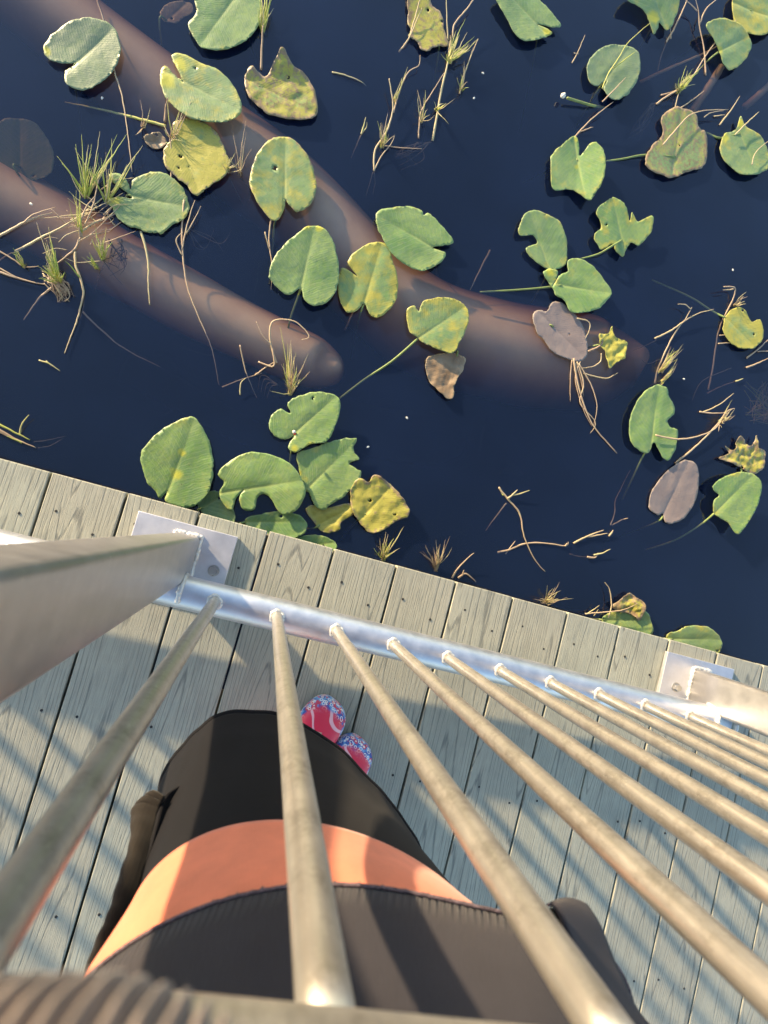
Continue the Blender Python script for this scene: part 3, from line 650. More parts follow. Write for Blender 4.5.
plant('grass_tuft', 'dense yellow-green clump with a brown root ball at the left edge', 'grass', blades(60, 283, t2(q, [(170, 570), (215, 650), (225, 590), (175, 770), (190, 790), (240, 700), (210, 730), (300, 800), (180, 830), (230, 760)]), .82, 1.6, tiph=5, fill=12) +
      [(random.uniform(.2, .5), .9, [(52 + random.uniform(-10, 8), 278 + random.uniform(-8, 6), 1.4), (61 + random.uniform(-9, 9), 288 + random.uniform(-6, 6), 1.), (68 + random.uniform(-12, 10), 298 + random.uniform(-8, 5), random.uniform(-.4, .6))]) for _ in range(40)], GR)
rnd = random.Random(5)
plant('dead_reed', 'tangle of fine pinkish stems around the feet of the left grass tufts', 'reed', [(rnd.uniform(.28, .6), rnd.uniform(.7, 1.3), (lambda x, y, a, l: [(x, y, rnd.uniform(.1, .8)), (x + math.cos(a)*l*.5 + rnd.uniform(-4, 4), y + math.sin(a)*l*.5 + rnd.uniform(-4, 4), rnd.uniform(.3, 1.6)), (x + math.cos(a)*l, y + math.sin(a)*l, rnd.uniform(.2, 2.2))])(rnd.gauss(90, 16), rnd.gauss(222, 14), rnd.choice((rnd.uniform(-2.6, -2.2), rnd.uniform(-1.0, -.3), rnd.uniform(2.3, 3.3))), rnd.uniform(14, 42))) for _ in range(34)] + [(.04, .8, [(rnd.uniform(106, 122), rnd.uniform(238, 262), -.3), (rnd.uniform(104, 128), rnd.uniform(246, 268), -1), (rnd.uniform(108, 130), rnd.uniform(250, 276), -2)]) for _ in range(14)], 'dead reeds on the water')
plant('grass_tuft', 'small tuft of three bright blades below the notched pad', 'grass', blades(103, 259, t2(q, [(440, 580), (425, 650), (525, 660), (495, 590), (470, 640)]), .82, 1.4, fill=3) + [(.05, .9, pp(q, [(480, 745), (520, 800), (570, 860)], .1, -1.5)), (.05, .9, pp(q, [(480, 745), (540, 720), (570, 700)], .1, -1.5)), (.05, .8, pp(q, [(480, 745), (530, 770), (560, 790)], .1, -1.5)), (.2, 1., pp(q, [(490, 750), (460, 820), (440, 890)], .1, -4))], GR)
plant('grass_tuft', 'two short green blades just left of the dense clump', 'grass', blades(24, 267, t2(q, [(60, 690), (85, 700), (55, 710)]), .85, 1.3), GR)
plant('grass_tuft', 'forked sprout of two green blades above the floating white reed tip', 'grass', blades(97, 268, t2(q, [(380, 730), (415, 710)]), .9, 1.4) + [(.85, 1.6, pp(q, [(370, 825), (335, 780), (300, 745)], .6, 2.5), .1)], GR)
plant('dead_reed', 'pale reed stem lying on the water from the left edge to the reddish tuft', 'reed', [(.45, 2.6, pp(q, [(-40, 650), (40, 610), (110, 570), (170, 545), (245, 525)], .4, .6)), (.36, 1.5, pp(q, [(105, 575), (160, 530), (260, 500)], .6, 1))], 'dead reeds on the water')
plant('dead_reed', 'long tan reed crossing from the lower left under the reddish tuft', 'reed', [(.55, 2.6, pp(q, [(70, 705), (140, 670), (200, 635), (290, 590), (365, 545)], -.4, 1.2)), (.3, 1.6, pp(q, [(-20, 760), (30, 725), (70, 705)], -3, -.4))], 'dead reeds on the water')
plant('dead_reed', 'pinkish pair of reeds running from the left edge into the dense clump', 'reed', [(.4, 2.4, pp(q, [(-30, 790), (40, 815), (120, 840), (215, 860)], .5)), (.4, 1.7, pp(q, [(-20, 775), (30, 800), (90, 832)], .6)), (.35, 1.5, pp(q, [(-10, 700), (60, 740), (110, 775), (180, 775)], .4))], 'dead reeds on the water')
plant('dead_reed', 'bent brown reed trailing down from the dense clump', 'reed', [(.42, 2.2, pp(q, [(245, 870), (200, 905), (165, 945), (110, 1024)], .4, -1))], 'dead reeds on the water')
plant('dead_reed', 'pale bent reed hanging below the forked sprout', 'reed', [(.5, 2.3, pp(q, [(350, 705), (352, 770), (375, 830), (388, 900), (375, 960), (357, 1030), (330, 1100), (300, 1180)], .4, .4)), (.05, 1.3, pp(q, [(392, 900), (388, 960), (372, 1020)], -.3))], 'dead reeds on the water')
plant('dead_reed', 'straight pale reed pointing down from the deeply notched pad', 'reed', [(.58, 2.3, pp(q, [(655, 610), (675, 680), (690, 760), (690, 860), (698, 955)], .4))], 'dead reeds on the water')
plant('dead_reed', 'long thin reed falling from the top left to the deeply notched pad', 'reed', [(.45, 1.9, [(97, 0, -2), (105, 26, 0), (114, 70, .6), (122, 96, .8), (128, 135, 1), (132, 172, 1.4)])], 'dead reeds on the water')
plant('dead_reed', 'thin submerged stalk curving to the right under the left grass tufts', 'reed', [(.42, 1.7, [(82, 311, -.8), (98, 327, -1.2), (125, 349, -2), (160, 367, -3.5)])], 'dead reeds on the water')
plant('dead_reed', 'long jointed reed hanging below the spotted pad', 'reed', [(.42, 1.7, [(184, 200, 1), (182, 240, .5), (187, 285, .4), (200, 320, .2), (212, 350, -.6), (219, 385, -2)]), (.45, 1.5, [(182, 250, .5), (187, 225, 1.2), (195, 200, 2.5)]), (.45, 1.4, [(182, 255, .5), (176, 240, 1), (183, 232, 1.5)]), (.45, 1.3, [(185, 235, .5), (193, 222, 1.4), (201, 206, 2)])] + [(.04, .9, [(188, 228, -.2), (196 + 8*k, 245 + random.uniform(-10, 8), -1), (205 + 9*k, 240 + random.uniform(-15, 12), -2)]) for k in range(4)], 'dead reeds on the water')
plant('grass_tuft', 'sparse dry sprigs right of the spotted pad', 'grass', blades(240, 175, [(232, 130), (243, 142), (252, 148), (246, 120), (229, 158)], .5, 1.0) + blades(228, 172, [(236, 152), (222, 163), (240, 160), (225, 152), (243, 168)], .62, 1.0) + [(.04, .9, [(230, 180, -.2), (238, 195, -1), (243, 206, -2)]), (.04, .9, [(240, 178, -.2), (250, 190, -1), (247, 205, -2)])], GR)
plant('rush', 'tall thin rush with green blades rising at the top edge between two pads', 'rush', [(.36, 2.2, [(261, 70, .2), (262, 45, 1.5), (263, 25, 3)], .5)] + blades(263, 32, [(259, -10), (266, -12), (272, -5), (258, 8), (274, 8), (268, -20)], .8, 1.6, fill=3), GR)
plant('grass_tuft', 'dry sprigs and an orange root at the joint of the yellow-lobed pad', 'grass', blades(172, 140, [(168, 100), (180, 110), (193, 98), (178, 128), (162, 128), (184, 142)], .65, 1.2, fill=2) + [(.3, 2.6, [(165, 122, .5), (166, 108, 1.5), (168, 97, 3)]), (.38, 2., [(170, 185, .5), (172, 165, 1), (170, 140, 1.4), (164, 125, 1.5)])] + blades(143, 128, [(140, 100), (147, 118), (135, 135), (150, 108)], .55, 1.), GR)
c5 = zz(340, 0, 4.267)
plant('rush', 'leafy rush with yellow-green shoots at the top centre', 'rush', [(.55, 2.3, pp(c5, [(395, 600), (430, 400), (455, 290), (470, 220)], .1, 2), .6), (.4, 1.7, pp(c5, [(480, 160), (490, 100), (540, 40), (575, -10)], 2, 3), .7), (.38, 1.7, pp(c5, [(335, 590), (345, 480), (390, 400), (445, 310)], .1, 1.6)), (.45, 1.8, pp(c5, [(510, 400), (535, 300), (590, 165)], .1, 3))] +
      blades(449, 62, t2(c5, [(480, 130), (535, 80), (590, 165), (545, 200), (495, 130), (430, 230), (530, 190), (560, 210), (470, 150), (575, 155)]), .74, 1.5, fill=10, h0=1) + blades(436, 110, t2(c5, [(490, 420), (465, 530), (455, 440), (400, 430)]), .75, 1.3) + blades(421, 122, t2(c5, [(330, 385), (365, 385), (405, 490)]), .72, 1.2) + blades(461, 90, t2(c5, [(500, 330), (550, 375), (530, 260), (570, 200)]), .72, 1.2) +
      [(.03, .8, [(420 + random.uniform(-3, 12), 142, -.2), (408 + random.uniform(-8, 16), 152 + random.uniform(-6, 8), -.9), (400 + random.uniform(-6, 24), 160 + random.uniform(-8, 10), -2)]) for _ in range(12)], GR)
plant('rush', 'slim forked rush leaning left of the leafy one', 'rush', [(.5, 2.0, pp(c5, [(145, 730), (150, 640), (200, 560), (225, 470), (222, 410), (210, 335)], .1, 3), .5), (.42, 1.6, pp(c5, [(228, 480), (250, 400), (290, 310), (335, 280), (342, 235)], .6, 2)), (.4, 1.4, pp(c5, [(180, 620), (260, 630), (350, 635)], .3)), (.45, 1.3, pp(c5, [(148, 720), (180, 660), (215, 620), (232, 580)], .2, 1.5))] +
      blades(382, 147, t2(c5, [(160, 515), (205, 480), (235, 575), (195, 560)]), .68, 1.2, fill=2) + blades(394, 103, t2(c5, [(290, 285), (265, 330), (240, 390)]), .7, 1.2) + [(.03, .8, pp(c5, [(140, 735), (125, 790), (110, 840)], -.2, -2)), (.03, .8, pp(c5, [(145, 735), (150, 780), (140, 830)], -.2, -2))], GR)
plant('dead_reed', 'short pale reed floating alone on the open water, upper middle', 'reed', [(.58, 1.7, [(332, 72, .3), (345, 75, .4), (360, 81, .3), (366, 86, -.8)])], 'dead reeds on the water')
plant('dead_reed', 'tiny split reed tip standing left of the slim forked rush', 'reed', [(.62, 1.8, [(361, 134, .2), (364, 125, 1), (366, 117, 2)], .2), (.6, 1.3, [(362, 132, .2), (366, 128, 1), (367, 122, 2)], .2), (.3, 1.2, [(361, 135, -.3), (356, 146, -2), (351, 158, -4)])], 'dead reeds on the water')
plant('dead_reed', 'thin upright reed stems crossing the jagged pad at the top centre', 'reed', [(.5, 1.8, [(409, 38, .6), (414, 22, 1.8), (421, -5, 3)]), (.5, 1.8, [(399, 52, -.8), (409, 38, 1.6), (422, 8, 2.2)]), (.55, 1.7, [(448, 40, 1), (447, 20, 2), (446, -8, 3)])], 'dead reeds on the water')
c6 = zz(230, 230, 3)
plant('grass_tuft', 'dry tuft with curled straw loops on the end of the thin sunken log', 'grass', blades(290, 394, t2(c6, [(150, 290), (182, 330), (235, 370), (240, 425), (120, 482), (160, 400), (200, 410), (225, 440)]), .6, 1.4, fill=6) + [(.47, 2., pp(c6, [(140, 400), (122, 340), (122, 285), (150, 268), (200, 278), (238, 318), (215, 330)], .8, 3)), (.42, 1.8, pp(c6, [(85, 395), (130, 408), (125, 350), (100, 320), (78, 275)], .5, 2.5)), (.42, 1.5, pp(c6, [(75, 435), (110, 410), (135, 395)], .3, .7))] + [(.04, .9, [(278, 385, -.2), (262 + 3*k, 375 + 4*k, -.8), (258 + 3*k, 390 + 3*k, -2)]) for k in range(4)], GR)
plant('dead_reed', 'thin straight reed standing in the water left of the dry looped tuft', 'reed', [(.45, 1.3, [(240, 345, 1.5), (244, 365, .3), (249, 380, -.4), (257, 398, -2)]), (.62, 1.3, [(240, 395, .4), (241, 383, 1), (246, 378, 1.4)]), (.4, 1.3, [(222, 387, -1.6), (240, 380, -.5), (262, 373, .3)])], 'dead reeds on the water')
plant('dead_reed', 'brown reed stem down the left side of the heart-shaped pad', 'reed', [(.42, 1.6, [(272, 215, 1.6), (269, 240, .6), (272, 265, .6), (271, 290, -.4)]), (.5, 1.4, [(265, 232, 1.5), (269, 250, .6)])], 'dead reeds on the water')
c8 = zz(600, 0, 4.518)
plant('grass_tuft', 'leaning cluster of yellow-green shoots above the broad ragged pad', 'grass', blades(678, 92, t2(c8, [(390, 295), (420, 310), (475, 285), (440, 330), (410, 330), (465, 300), (340, 375), (430, 380), (360, 350)]), .78, 1.5, fill=8) + [(.45, 2.2, pp(c8, [(255, 470), (310, 430), (400, 370), (500, 220), (615, 90)], .2, 3)), (.4, 1.7, pp(c8, [(275, 430), (340, 410), (385, 370)], .4, 1)), (.5, 1.6, pp(c8, [(335, 510), (350, 440), (370, 380)], .4, 1.5)), (.45, 1.6, pp(c8, [(360, 490), (420, 450), (470, 410)], .3, 2))] + [(.03, .8, [(655 + random.uniform(-4, 4), 103, -.2), (645 + random.uniform(-6, 4), 120 + random.uniform(-5, 6), -1), (634 + random.uniform(-8, 10), 138 + random.uniform(-8, 6), -2.2)]) for _ in range(9)], GR)
plant('dead_reed', 'crossed pinkish reeds reaching down from the top edge at the right', 'reed', [(.4, 2.3, pp(c8, [(478, 340), (470, 220), (450, 120), (445, 50), (430, -10)], .2, 3)), (.42, 2.1, pp(c8, [(300, 190), (340, 120), (390, 10), (400, -20)], .2, 2.5)), (.42, 2., pp(c8, [(450, 110), (480, 40), (530, -5)], 1.5, 3)), (.4, 1.9, pp(c8, [(440, 50), (410, 20), (380, -5)], 2, 3)), (.2, 1.5, pp(c8, [(300, 190), (275, 260), (260, 330)], -.4, -2)), (.42, 1.5, pp(c8, [(320, 175), (320, 150), (318, 125)], .5, 2))], 'dead reeds on the water')
plant('dead_reed', 'curved pale straw looped over the broad ragged pad', 'reed', [(.45, 2., pp(c8, [(285, 655), (340, 590), (400, 525), (470, 500), (580, 495)], 2.4, 3)), (.45, 1.5, pp(c8, [(470, 530), (500, 510), (560, 500)], 2.4, 3))], 'dead reeds on the water')
plant('dead_reed', 'short forked reed between the broad ragged pad and the pad with upright lobes', 'reed', [(.5, 2., pp(c8, [(540, 565), (590, 500), (632, 435)], .3, 2)), (.5, 1.6, pp(c8, [(515, 525), (565, 518)], .4, .8))], 'dead reeds on the water')
plant('dead_reed', 'thin yellow reed laid across the bluish round pad', 'reed', [(.72, 1.7, pp(c8, [(10, 400), (40, 330), (80, 270), (130, 190), (225, 105)], 3.8, 5)), (.78, 1.6, pp(c8, [(60, 310), (110, 270), (160, 235)], 4, 4.5)), (.42, 1.5, pp(c8, [(10, 460), (70, 400), (115, 350)], 4, 4.6)), (.42, 1.7, pp(c8, [(-115, 620), (-40, 540), (60, 460)], .2, 3.6)), (.4, 1.5, pp(c8, [(-100, 600), (-50, 580), (-30, 575)], .3, .8))], 'dead reeds on the water')
plant('dead_reed', 'small jointed twig floating left of the bluish round pad', 'reed', [(.45, 1.4, [(572, 63, .2), (578, 52, .5), (585, 35, 1.4)]), (.5, 1.2, [(574, 53, .4), (579, 54, .5)])], 'dead reeds on the water')
plant('dead_reed', 'pale curl of reed on the pad with upright lobes at the right edge', 'reed', [(.55, 1.8, [(735, 135, 2.6), (748, 122, 3.5), (759, 112, 4.2)]), (.5, 1.6, [(752, 165, 3), (756, 152, 3.4), (770, 140, 3.6)])], 'dead reeds on the water')
c9 = zz(600, 250, 4.57)
plant('rush', 'bent rush with pale side shoots above the bitten pad', 'rush', [(.45, 2.2, pp(c9, [(250, 610), (270, 530), (330, 400), (370, 340), (395, 310), (420, 262)], -.8, 2)), (.5, 2., pp(c9, [(250, 405), (330, 365), (385, 325), (450, 290), (520, 270)], .4, 1.6)), (.5, 1.6, pp(c9, [(415, 270), (390, 250), (355, 248)], 2, 2.4))] + blades(660, 372, t2(c9, [(380, 430), (380, 452), (340, 460), (350, 500), (325, 440)]), .66, 1.4, fill=5) + blades(662, 382, t2(c9, [(355, 495), (352, 520), (345, 540), (290, 610)]), .66, 1.3, fill=2) + [(.03, .8, pp(c9, [(260, 410), (200, 440), (150, 460)], -.2, -1)), (.03, .8, pp(c9, [(270, 500), (220, 520), (190, 500)], -.3, -1))], GR)
plant('rush', 'pale reed with a hooked top beside the small mottled yellow pad', 'rush', [(.42, 2.3, pp(c9, [(495, 640), (515, 540), (540, 380), (575, 290), (610, 220), (615, 172), (565, 168)], -3, 3), .6), (.5, 1.6, pp(c9, [(610, 178), (590, 182), (562, 182)], 2.8))] + blades(735, 306, t2(c9, [(670, 190), (675, 212), (668, 245), (655, 215)]), .6, 1.3) + [(.45, 1.4, pp(c9, [(545, 390), (580, 388)], .6)), (.45, 1.5, pp(c9, [(540, 428), (610, 422)], .6)), (.03, 1., pp(c9, [(600, 540), (480, 590), (440, 640), (422, 690)], -.3, -1.5))], GR)
plant('dead_reed', 'pair of tan reeds entering from the right edge below the mottled yellow pad', 'reed', [(.42, 2.2, pp(c9, [(670, 495), (720, 455), (780, 400)], .2, 1.4)), (.42, 2.2, pp(c9, [(668, 537), (720, 518), (780, 490)], .4, 1)), (.42, 1.5, pp(c9, [(720, 465), (790, 460)], .5, 1)), (.62, 1.9, pp(c9, [(620, 600), (655, 587)], .4)), (.2, 1.5, pp(c9, [(490, 655), (560, 620), (620, 600)], -3, -.2))], 'dead reeds on the water')
cf = zz(512, 230, 3)
plant('rush', 'branching dry reed curving right of the bitten pad', 'rush', [(.45, 2.4, pp(cf, [(490, 700), (550, 650), (610, 590), (645, 545), (668, 535)], .3, 2)), (.45, 2.1, pp(cf, [(430, 615), (500, 628), (570, 615), (615, 590), (640, 545)], 3, 2)), (.42, 2., pp(cf, [(562, 545), (600, 550), (640, 548)], .4, 1.5)), (.5, 1.7, pp(cf, [(570, 548), (620, 525), (665, 490)], .5, 2))] + blades(720, 422, t2(cf, [(668, 535), (670, 555), (620, 605), (655, 560), (660, 510)]), .6, 1.4, fill=3), GR)
plant('root_tangle', 'tangle of pale roots trailing below the grey-brown dead pad', 'roots', [(.42, 2.4, pp(cf, [(185, 385), (200, 470), (240, 580), (315, 670)], 1, .2), .5), (.36, 1.8, pp(cf, [(180, 390), (175, 450), (175, 515)], .8, .2)), (.45, 1.8, pp(cf, [(195, 395), (215, 460), (205, 520), (250, 575), (235, 610)], .8, .3)), (.42, 1.7, pp(cf, [(200, 400), (240, 470), (255, 530), (245, 590)], .8, .3)), (.5, 1.7, pp(cf, [(195, 265), (230, 275), (232, 300), (220, 325)], 1.8)), (.5, 1.7, pp(cf, [(268, 370), (265, 395), (240, 410), (205, 415)], 1., .6)), (.52, 1.7, pp(cf, [(215, 430), (280, 445), (318, 428)], .6)), (.4, 1.5, pp(cf, [(205, 395), (190, 450), (215, 540), (240, 590)], .8, .3)), (.4, 1.5, pp(cf, [(190, 400), (205, 440), (215, 500)], .8, .3)), (.35, 2.4, pp(cf, [(228, 365), (268, 345), (270, 325)], .8, 2))])
c13 = zz(470, 470, 4.52)
plant('twig', 'bent bare twig pointing down on the open water near the dock', 'twig', [(.45, 2.3, pp(c13, [(130, 78), (170, 130), (215, 180), (232, 220), (245, 300), (290, 400), (340, 460)], .2, .3)), (.4, 1.6, pp(c13, [(165, 150), (110, 220), (70, 275)], -.2, -3)), (.5, 2.2, pp(c13, [(170, 130), (200, 105), (215, 90)], .5, 1.2)), (.62, 1.7, pp(c13, [(195, 115), (230, 105), (270, 92)], .6, 1.4)), (.7, 1.4, pp(c13, [(150, 115), (140, 95), (130, 75)], .2, -.5))], 'twigs floating near the dock')
plant('twig', 'horizontal bare twig crossed by the bent one', 'twig', [(.42, 2.4, pp(c13, [(125, 372), (180, 360), (240, 335), (330, 330), (430, 342), (445, 325)], -.2, .5)), (.42, 1.6, pp(c13, [(160, 380), (190, 340), (205, 320)], -.3, .6)), (.45, 2.2, pp(c13, [(430, 345), (440, 330)], .5))], 'twigs floating near the dock')
plant('twig', 'pale slivers of reed at the right end of the horizontal twig', 'twig', [(.5, 2.2, pp(c13, [(468, 332), (530, 300), (580, 280), (605, 272)], .3, .8)), (.5, 2., pp(c13, [(530, 302), (580, 294), (622, 286)], .4, .8)), (.47, 2.6, pp(c13, [(628, 300), (640, 285), (648, 272)], .3, .8)), (.35, 1.5, pp(c13, [(635, 250), (655, 190), (660, 130), (725, 0)], -.6, -4)), (.35, 1.7, pp(c13, [(640, 250), (690, 225), (715, 218)], -1, .5))], 'twigs floating near the dock')
plant('twig', 'small barbed sprig below the horizontal twig', 'twig', [(.62, 1.9, pp(c13, [(560, 385), (600, 375), (635, 358)], .4, 1)), (.42, 2.4, pp(c13, [(530, 392), (565, 397), (580, 375)], .4)), (.15, 1.3, pp(c13, [(450, 380), (490, 390), (530, 392)], -.8, -.2))], 'twigs floating near the dock')
plant('grass_tuft', 'spiky dry sprig at the dock edge right of centre', 'grass', blades(545, 602, t2(c13, [(405, 505), (410, 545), (470, 580), (350, 520), (290, 585), (375, 605), (440, 575)]), .58, 1.4, fill=3), GR)
plant('dead_reed', 'looped straw over the withered brown and yellow leaf at the dock edge', 'reed', [(.5, 1.8, pp(c13, [(625, 670), (640, 610), (630, 540), (610, 508)], 2, 2)), (.45, 1.6, pp(c13, [(520, 650), (640, 640), (700, 630), (760, 602)], 2, 4)), (.6, 1.4, pp(c13, [(530, 650), (560, 630), (585, 612)], 1, 2)), (.6, 1.4, pp(c13, [(560, 660), (580, 630)], 1, 2))], 'dead reeds on the water')
plant('grass_tuft', 'green sprig growing at the dock edge below the mottled yellow pad', 'grass', blades(383, 560, [(386, 532), (404, 526), (400, 548), (380, 538), (392, 540), (374, 548)], .72, 1.5, fill=3), GR)
plant('grass_tuft', 'dry brown sprigs along the dock edge at the centre', 'grass', blades(436, 570, [(436, 540), (450, 536), (420, 552), (444, 548), (425, 545), (452, 548)], .45, 1.3, fill=4), GR)
plant('dead_reed', 'small curl of dead reed at the dock edge left of the spiky sprig', 'reed', [(.42, 2.2, [(452, 578, .3), (460, 566, 1), (474, 553, 2.2)]), (.4, 2.4, [(458, 578, .6), (466, 574, 1), (476, 582, .6)]), (.4, 2., [(462, 576, 1), (464, 570, 1.6)])], 'dead reeds on the water')
plant('grass_tuft', 'reddish-green grass stems at the left edge above the dock', 'grass', [(.75, 2.2, [(-12, 418, 1), (10, 430, .8), (30, 440, .4)]), (.38, 2.2, [(-10, 424, .5), (14, 438, .4), (36, 448, .2)]), (.3, 1.8, [(-8, 428, .4), (10, 437, .4), (24, 442, .2)]), (.68, 1.7, [(20, 435, .4), (22, 424, 1.4), (29, 415, 2.4)]), (.75, 1.5, [(22, 443, .4), (14, 439, .8), (7, 436, 1)]), (.04, 1.1, [(34, 442, -.2), (48, 440, -.8), (66, 436, -1.6)]), (.04, 1.1, [(38, 448, -.2), (50, 446, -.8), (64, 438, -1.6)])], GR)
plant('dead_reed', 'pale Y-shaped sliver floating on the open water at the left', 'reed', [(.62, 1.5, [(39, 360, .3), (50, 364, .4), (60, 371, .2)]), (.62, 1.2, [(46, 361, .4), (52, 366, .4)])], 'dead reeds on the water')
plant('water_weed', 'murky feathery weed under the surface at the right edge', 'weed', [(.5 + random.uniform(-.2, .3), 1.4, [(772 + random.uniform(-8, 8), 420 + random.uniform(-5, 5), -6), (766 + random.uniform(-14, 6), 408 + random.uniform(-14, 12), -4.5), (762 + random.uniform(-18, 12), 400 + random.uniform(-24, 24), -3.5)]) for _ in range(40)])
plant('submerged_stalk', 'yellow-green lily stalk running left from the dry sprigs of the yellow-lobed pad', 'stalk', [(.72, 3.0, [(166, 126, .6), (140, 119, .2), (112, 112, -.6), (85, 106, -2.5), (65, 102, -5)])], 'lily stalks under water')
plant('submerged_stalk', 'long submerged lily stalk slanting under the crossed reeds', 'stalk', [(.5, 4.0, [(640, 82, -7), (670, 68, -4), (700, 55, -2), (718, 46, -1)])], 'lily stalks under water')
plant('submerged_stalk', 'thick blurred stalk sloping down from the olive pad under water', 'stalk', [(.45, 10.0, [(692, 112, -5), (708, 88, -3.0), (722, 66, -2.0)], .9)], 'lily stalks under water')
plant('submerged_stalk', 'thick blurred stalk under water at the right edge near the top', 'stalk', [(.42, 9.0, [(744, 108, -6), (760, 94, -3.5), (780, 76, -2.5)], .9)], 'lily stalks under water')
plant('submerged_stalk', 'thin submerged stalk across the right end of the thick sunken log', 'stalk', [(.5, 2.2, [(345, 330, -8), (352, 315, -3), (366, 290, -1)]), (.45, 2., [(490, 250, -3), (470, 290, -2)])], 'lily stalks under water')
for i, (x, y, lb) in enumerate([(483, 73, 'white fleck of petal floating right of the leafy rush'), (474, 98, 'tiny pale fleck floating below the larger white one'), (407, 418, 'pale fleck floating below the withered brown hanging leaf'), (368, 447, 'small barbed white scrap right of the jagged dark pad'), (733, 270, 'tiny white fleck floating above the small mottled yellow pad'), (684, 379, 'white fleck floating between the bent rush and the right edge'), (102, 98, 'white droplet-like fleck under the grey-green round pad'), (31, 204, 'small white husk floating at the left of the tall grass fan')]):
    bm = bmesh.new(); lump(bm, Vector((0, 0, 0)), .0032, amp=.5)
    for v in bm.verts: v.co.z *= .4; v.co.x *= 1.5
    o = obj('petal_fleck', bm, M['speck']); o.location = at(x, y, WATER + .001); o.rotation_euler = (0, 0, i*1.3)
    tag(o, lb, 'fleck', 'pale flecks floating on the water')

# ------------------------------------------------------------------ sunken logs
def log(label, pts, rad):
    P = catmull([at(x, y, WATER - d*.36) for x, y, d in pts], 8)
    base = P[0].copy(); L = len(P)
    rr = []
    for i in range(L):
        t = i/(L-1); r = rad[0] + (rad[1]-rad[0])*t
        e = min(1, (1-t)/.10); r *= math.sqrt(max(.02, 1-(1-e)**2))
        rr.append(r*(1 + .06*noise.noise(P[i]*5)))
    P = [p - base - Vector((0, 0, rr[i] - (rad[0] + (rad[1]-rad[0])*i/(L-1)) + (rad[0] + (rad[1]-rad[0])*i/(L-1)))) for i, p in enumerate(P)]
    bm = bmesh.new(); tube(bm, P, rr, 28)
    o = obj('sunken_log', bm, M['log']); o.location = base
    tag(o, label, 'log', 'sunken logs under the lily pads')
log('thick brown sunken log bending from the top left towards the centre', [(-10, -60, .075), (90, 20, .06), (190, 95, .05), (290, 170, .045), (370, 255, .045), (440, 310, .055), (520, 335, .055), (580, 345, .06), (650, 352, .11)], (.115, .20))
log('thinner brown sunken log with a blunt end below the dry looped tuft', [(-60, 150, .085), (20, 195, .075), (110, 248, .06), (200, 298, .05), (270, 334, .045), (338, 365, .05)], (.115, .085))

# ------------------------------------------------------------------ person
FW = Vector((.42, .907, 0)).normalized(); RT = Vector((FW.y, -FW.x, 0))
person = thing('person', 'person leaning on the railing in a navy, coral and black outfit and red printed shoes', 'person', (.18, -.50, 0))
RINGS = [(.44, .197, -.480, .280, .159, -42), (.52, .190, -.458, .256, .152, -38), (.62, .183, -.425, .226, .140, -30), (.744, .180, -.392, .2066, .1302, -21), (.857, .168, -.397, .214, .160, -9), (.95, .135, -.395, .185, .140, -9), (1.05, .108, -.402, .162, .118, -12), (1.12, .10, -.41, .13, .095, -16), (1.16, .10, -.415, .07, .065, -18)]
def ringp(z, th, off=0):
    z = max(RINGS[0][0], min(RINGS[-1][0], z))
    for i in range(len(RINGS)-1):
        if RINGS[i][0] <= z <= RINGS[i+1][0]: break
    a, b = RINGS[i], RINGS[i+1]; t = (z-a[0])/(b[0]-a[0])
    pm = RINGS[max(i-1, 0)]; pn = RINGS[min(i+2, len(RINGS)-1)]
    def cr(k):
        p0, p1, p2, p3 = pm[k], a[k], b[k], pn[k]
        return .5*((2*p1)+(p2-p0)*t+(2*p0-5*p1+4*p2-p3)*t*t+(3*p1-p0-3*p2+p3)*t**3)
    cx, cy, A, B = cr(1), cr(2), cr(3)+off, cr(4)+off
    rt = R(a[5] + (b[5]-a[5])*t)
    x, y = A*math.cos(th), B*math.sin(th); c, s = math.cos(rt), math.sin(rt)
    return Vector((cx + x*c - y*s, cy + x*s + y*c, z))
def shell(name, zl, zh, off, mat, nz=26, nt=140, thick=.0022, wob=None, fn=None, parent=None):
    bm = bmesh.new(); rows = []
    for i in range(nz+1):
        row = []
        for k in range(nt):
            th = 2*math.pi*k/nt; t = i/nz
            lo = zl(th) if callable(zl) else zl; hi = zh(th) if callable(zh) else zh
            z = lo + (hi-lo)*t
            p = ringp(z, th, off(th, z) if callable(off) else off)
            if fn: p = fn(p, th, t)
            row.append(bm.verts.new(p))
        rows.append(row)
    for i in range(nz):
        for k in range(nt):
            bm.faces.new((rows[i][k], rows[i][(k+1) % nt], rows[i+1][(k+1) % nt], rows[i+1][k]))
    o = obj(name, bm, mat)
    m = o.modifiers.new('thick', 'SOLIDIFY'); m.thickness = thick; m.offset = -1
    if parent is None: parent_keep(o, person)
    else: o.parent = parent; o.matrix_parent_inverse = Matrix.Translation(-person.location) if False else Matrix.Identity(4)
    return o
def wav(a, f, ph=0): return lambda th, z: a*math.sin(f*th + ph)
def skirt_off(th, z):
    x, y = math.cos(th), math.sin(th)
    return (.003*math.sin(5*th + 1) + .004*noise.noise(Vector((x*3.2, y*3.2, z*2.2))) + .0018*noise.noise(Vector((x*8, y*8, z*5))))*max(0, min(1, (.76-z)/.3))
skirt = shell('skirt', .44, .78, skirt_off, M['black'])
bm = bmesh.new(); tube(bm, [ringp(.443, 2*math.pi*k/240, skirt_off(2*math.pi*k/240, .443) - .001) for k in range(241)], .0042, 8); parent_keep(obj('skirt_hem', bm, M['black']), person)
shell('coral_band', .744, .90, .0022, M['coral'])
def navy_off(th, z):
    d = (th - R(50) + math.pi) % (2*math.pi) - math.pi
    return .006 + .045*math.exp(-(d/.42)**2)*max(0, min(1, (1.05-z)/.2))
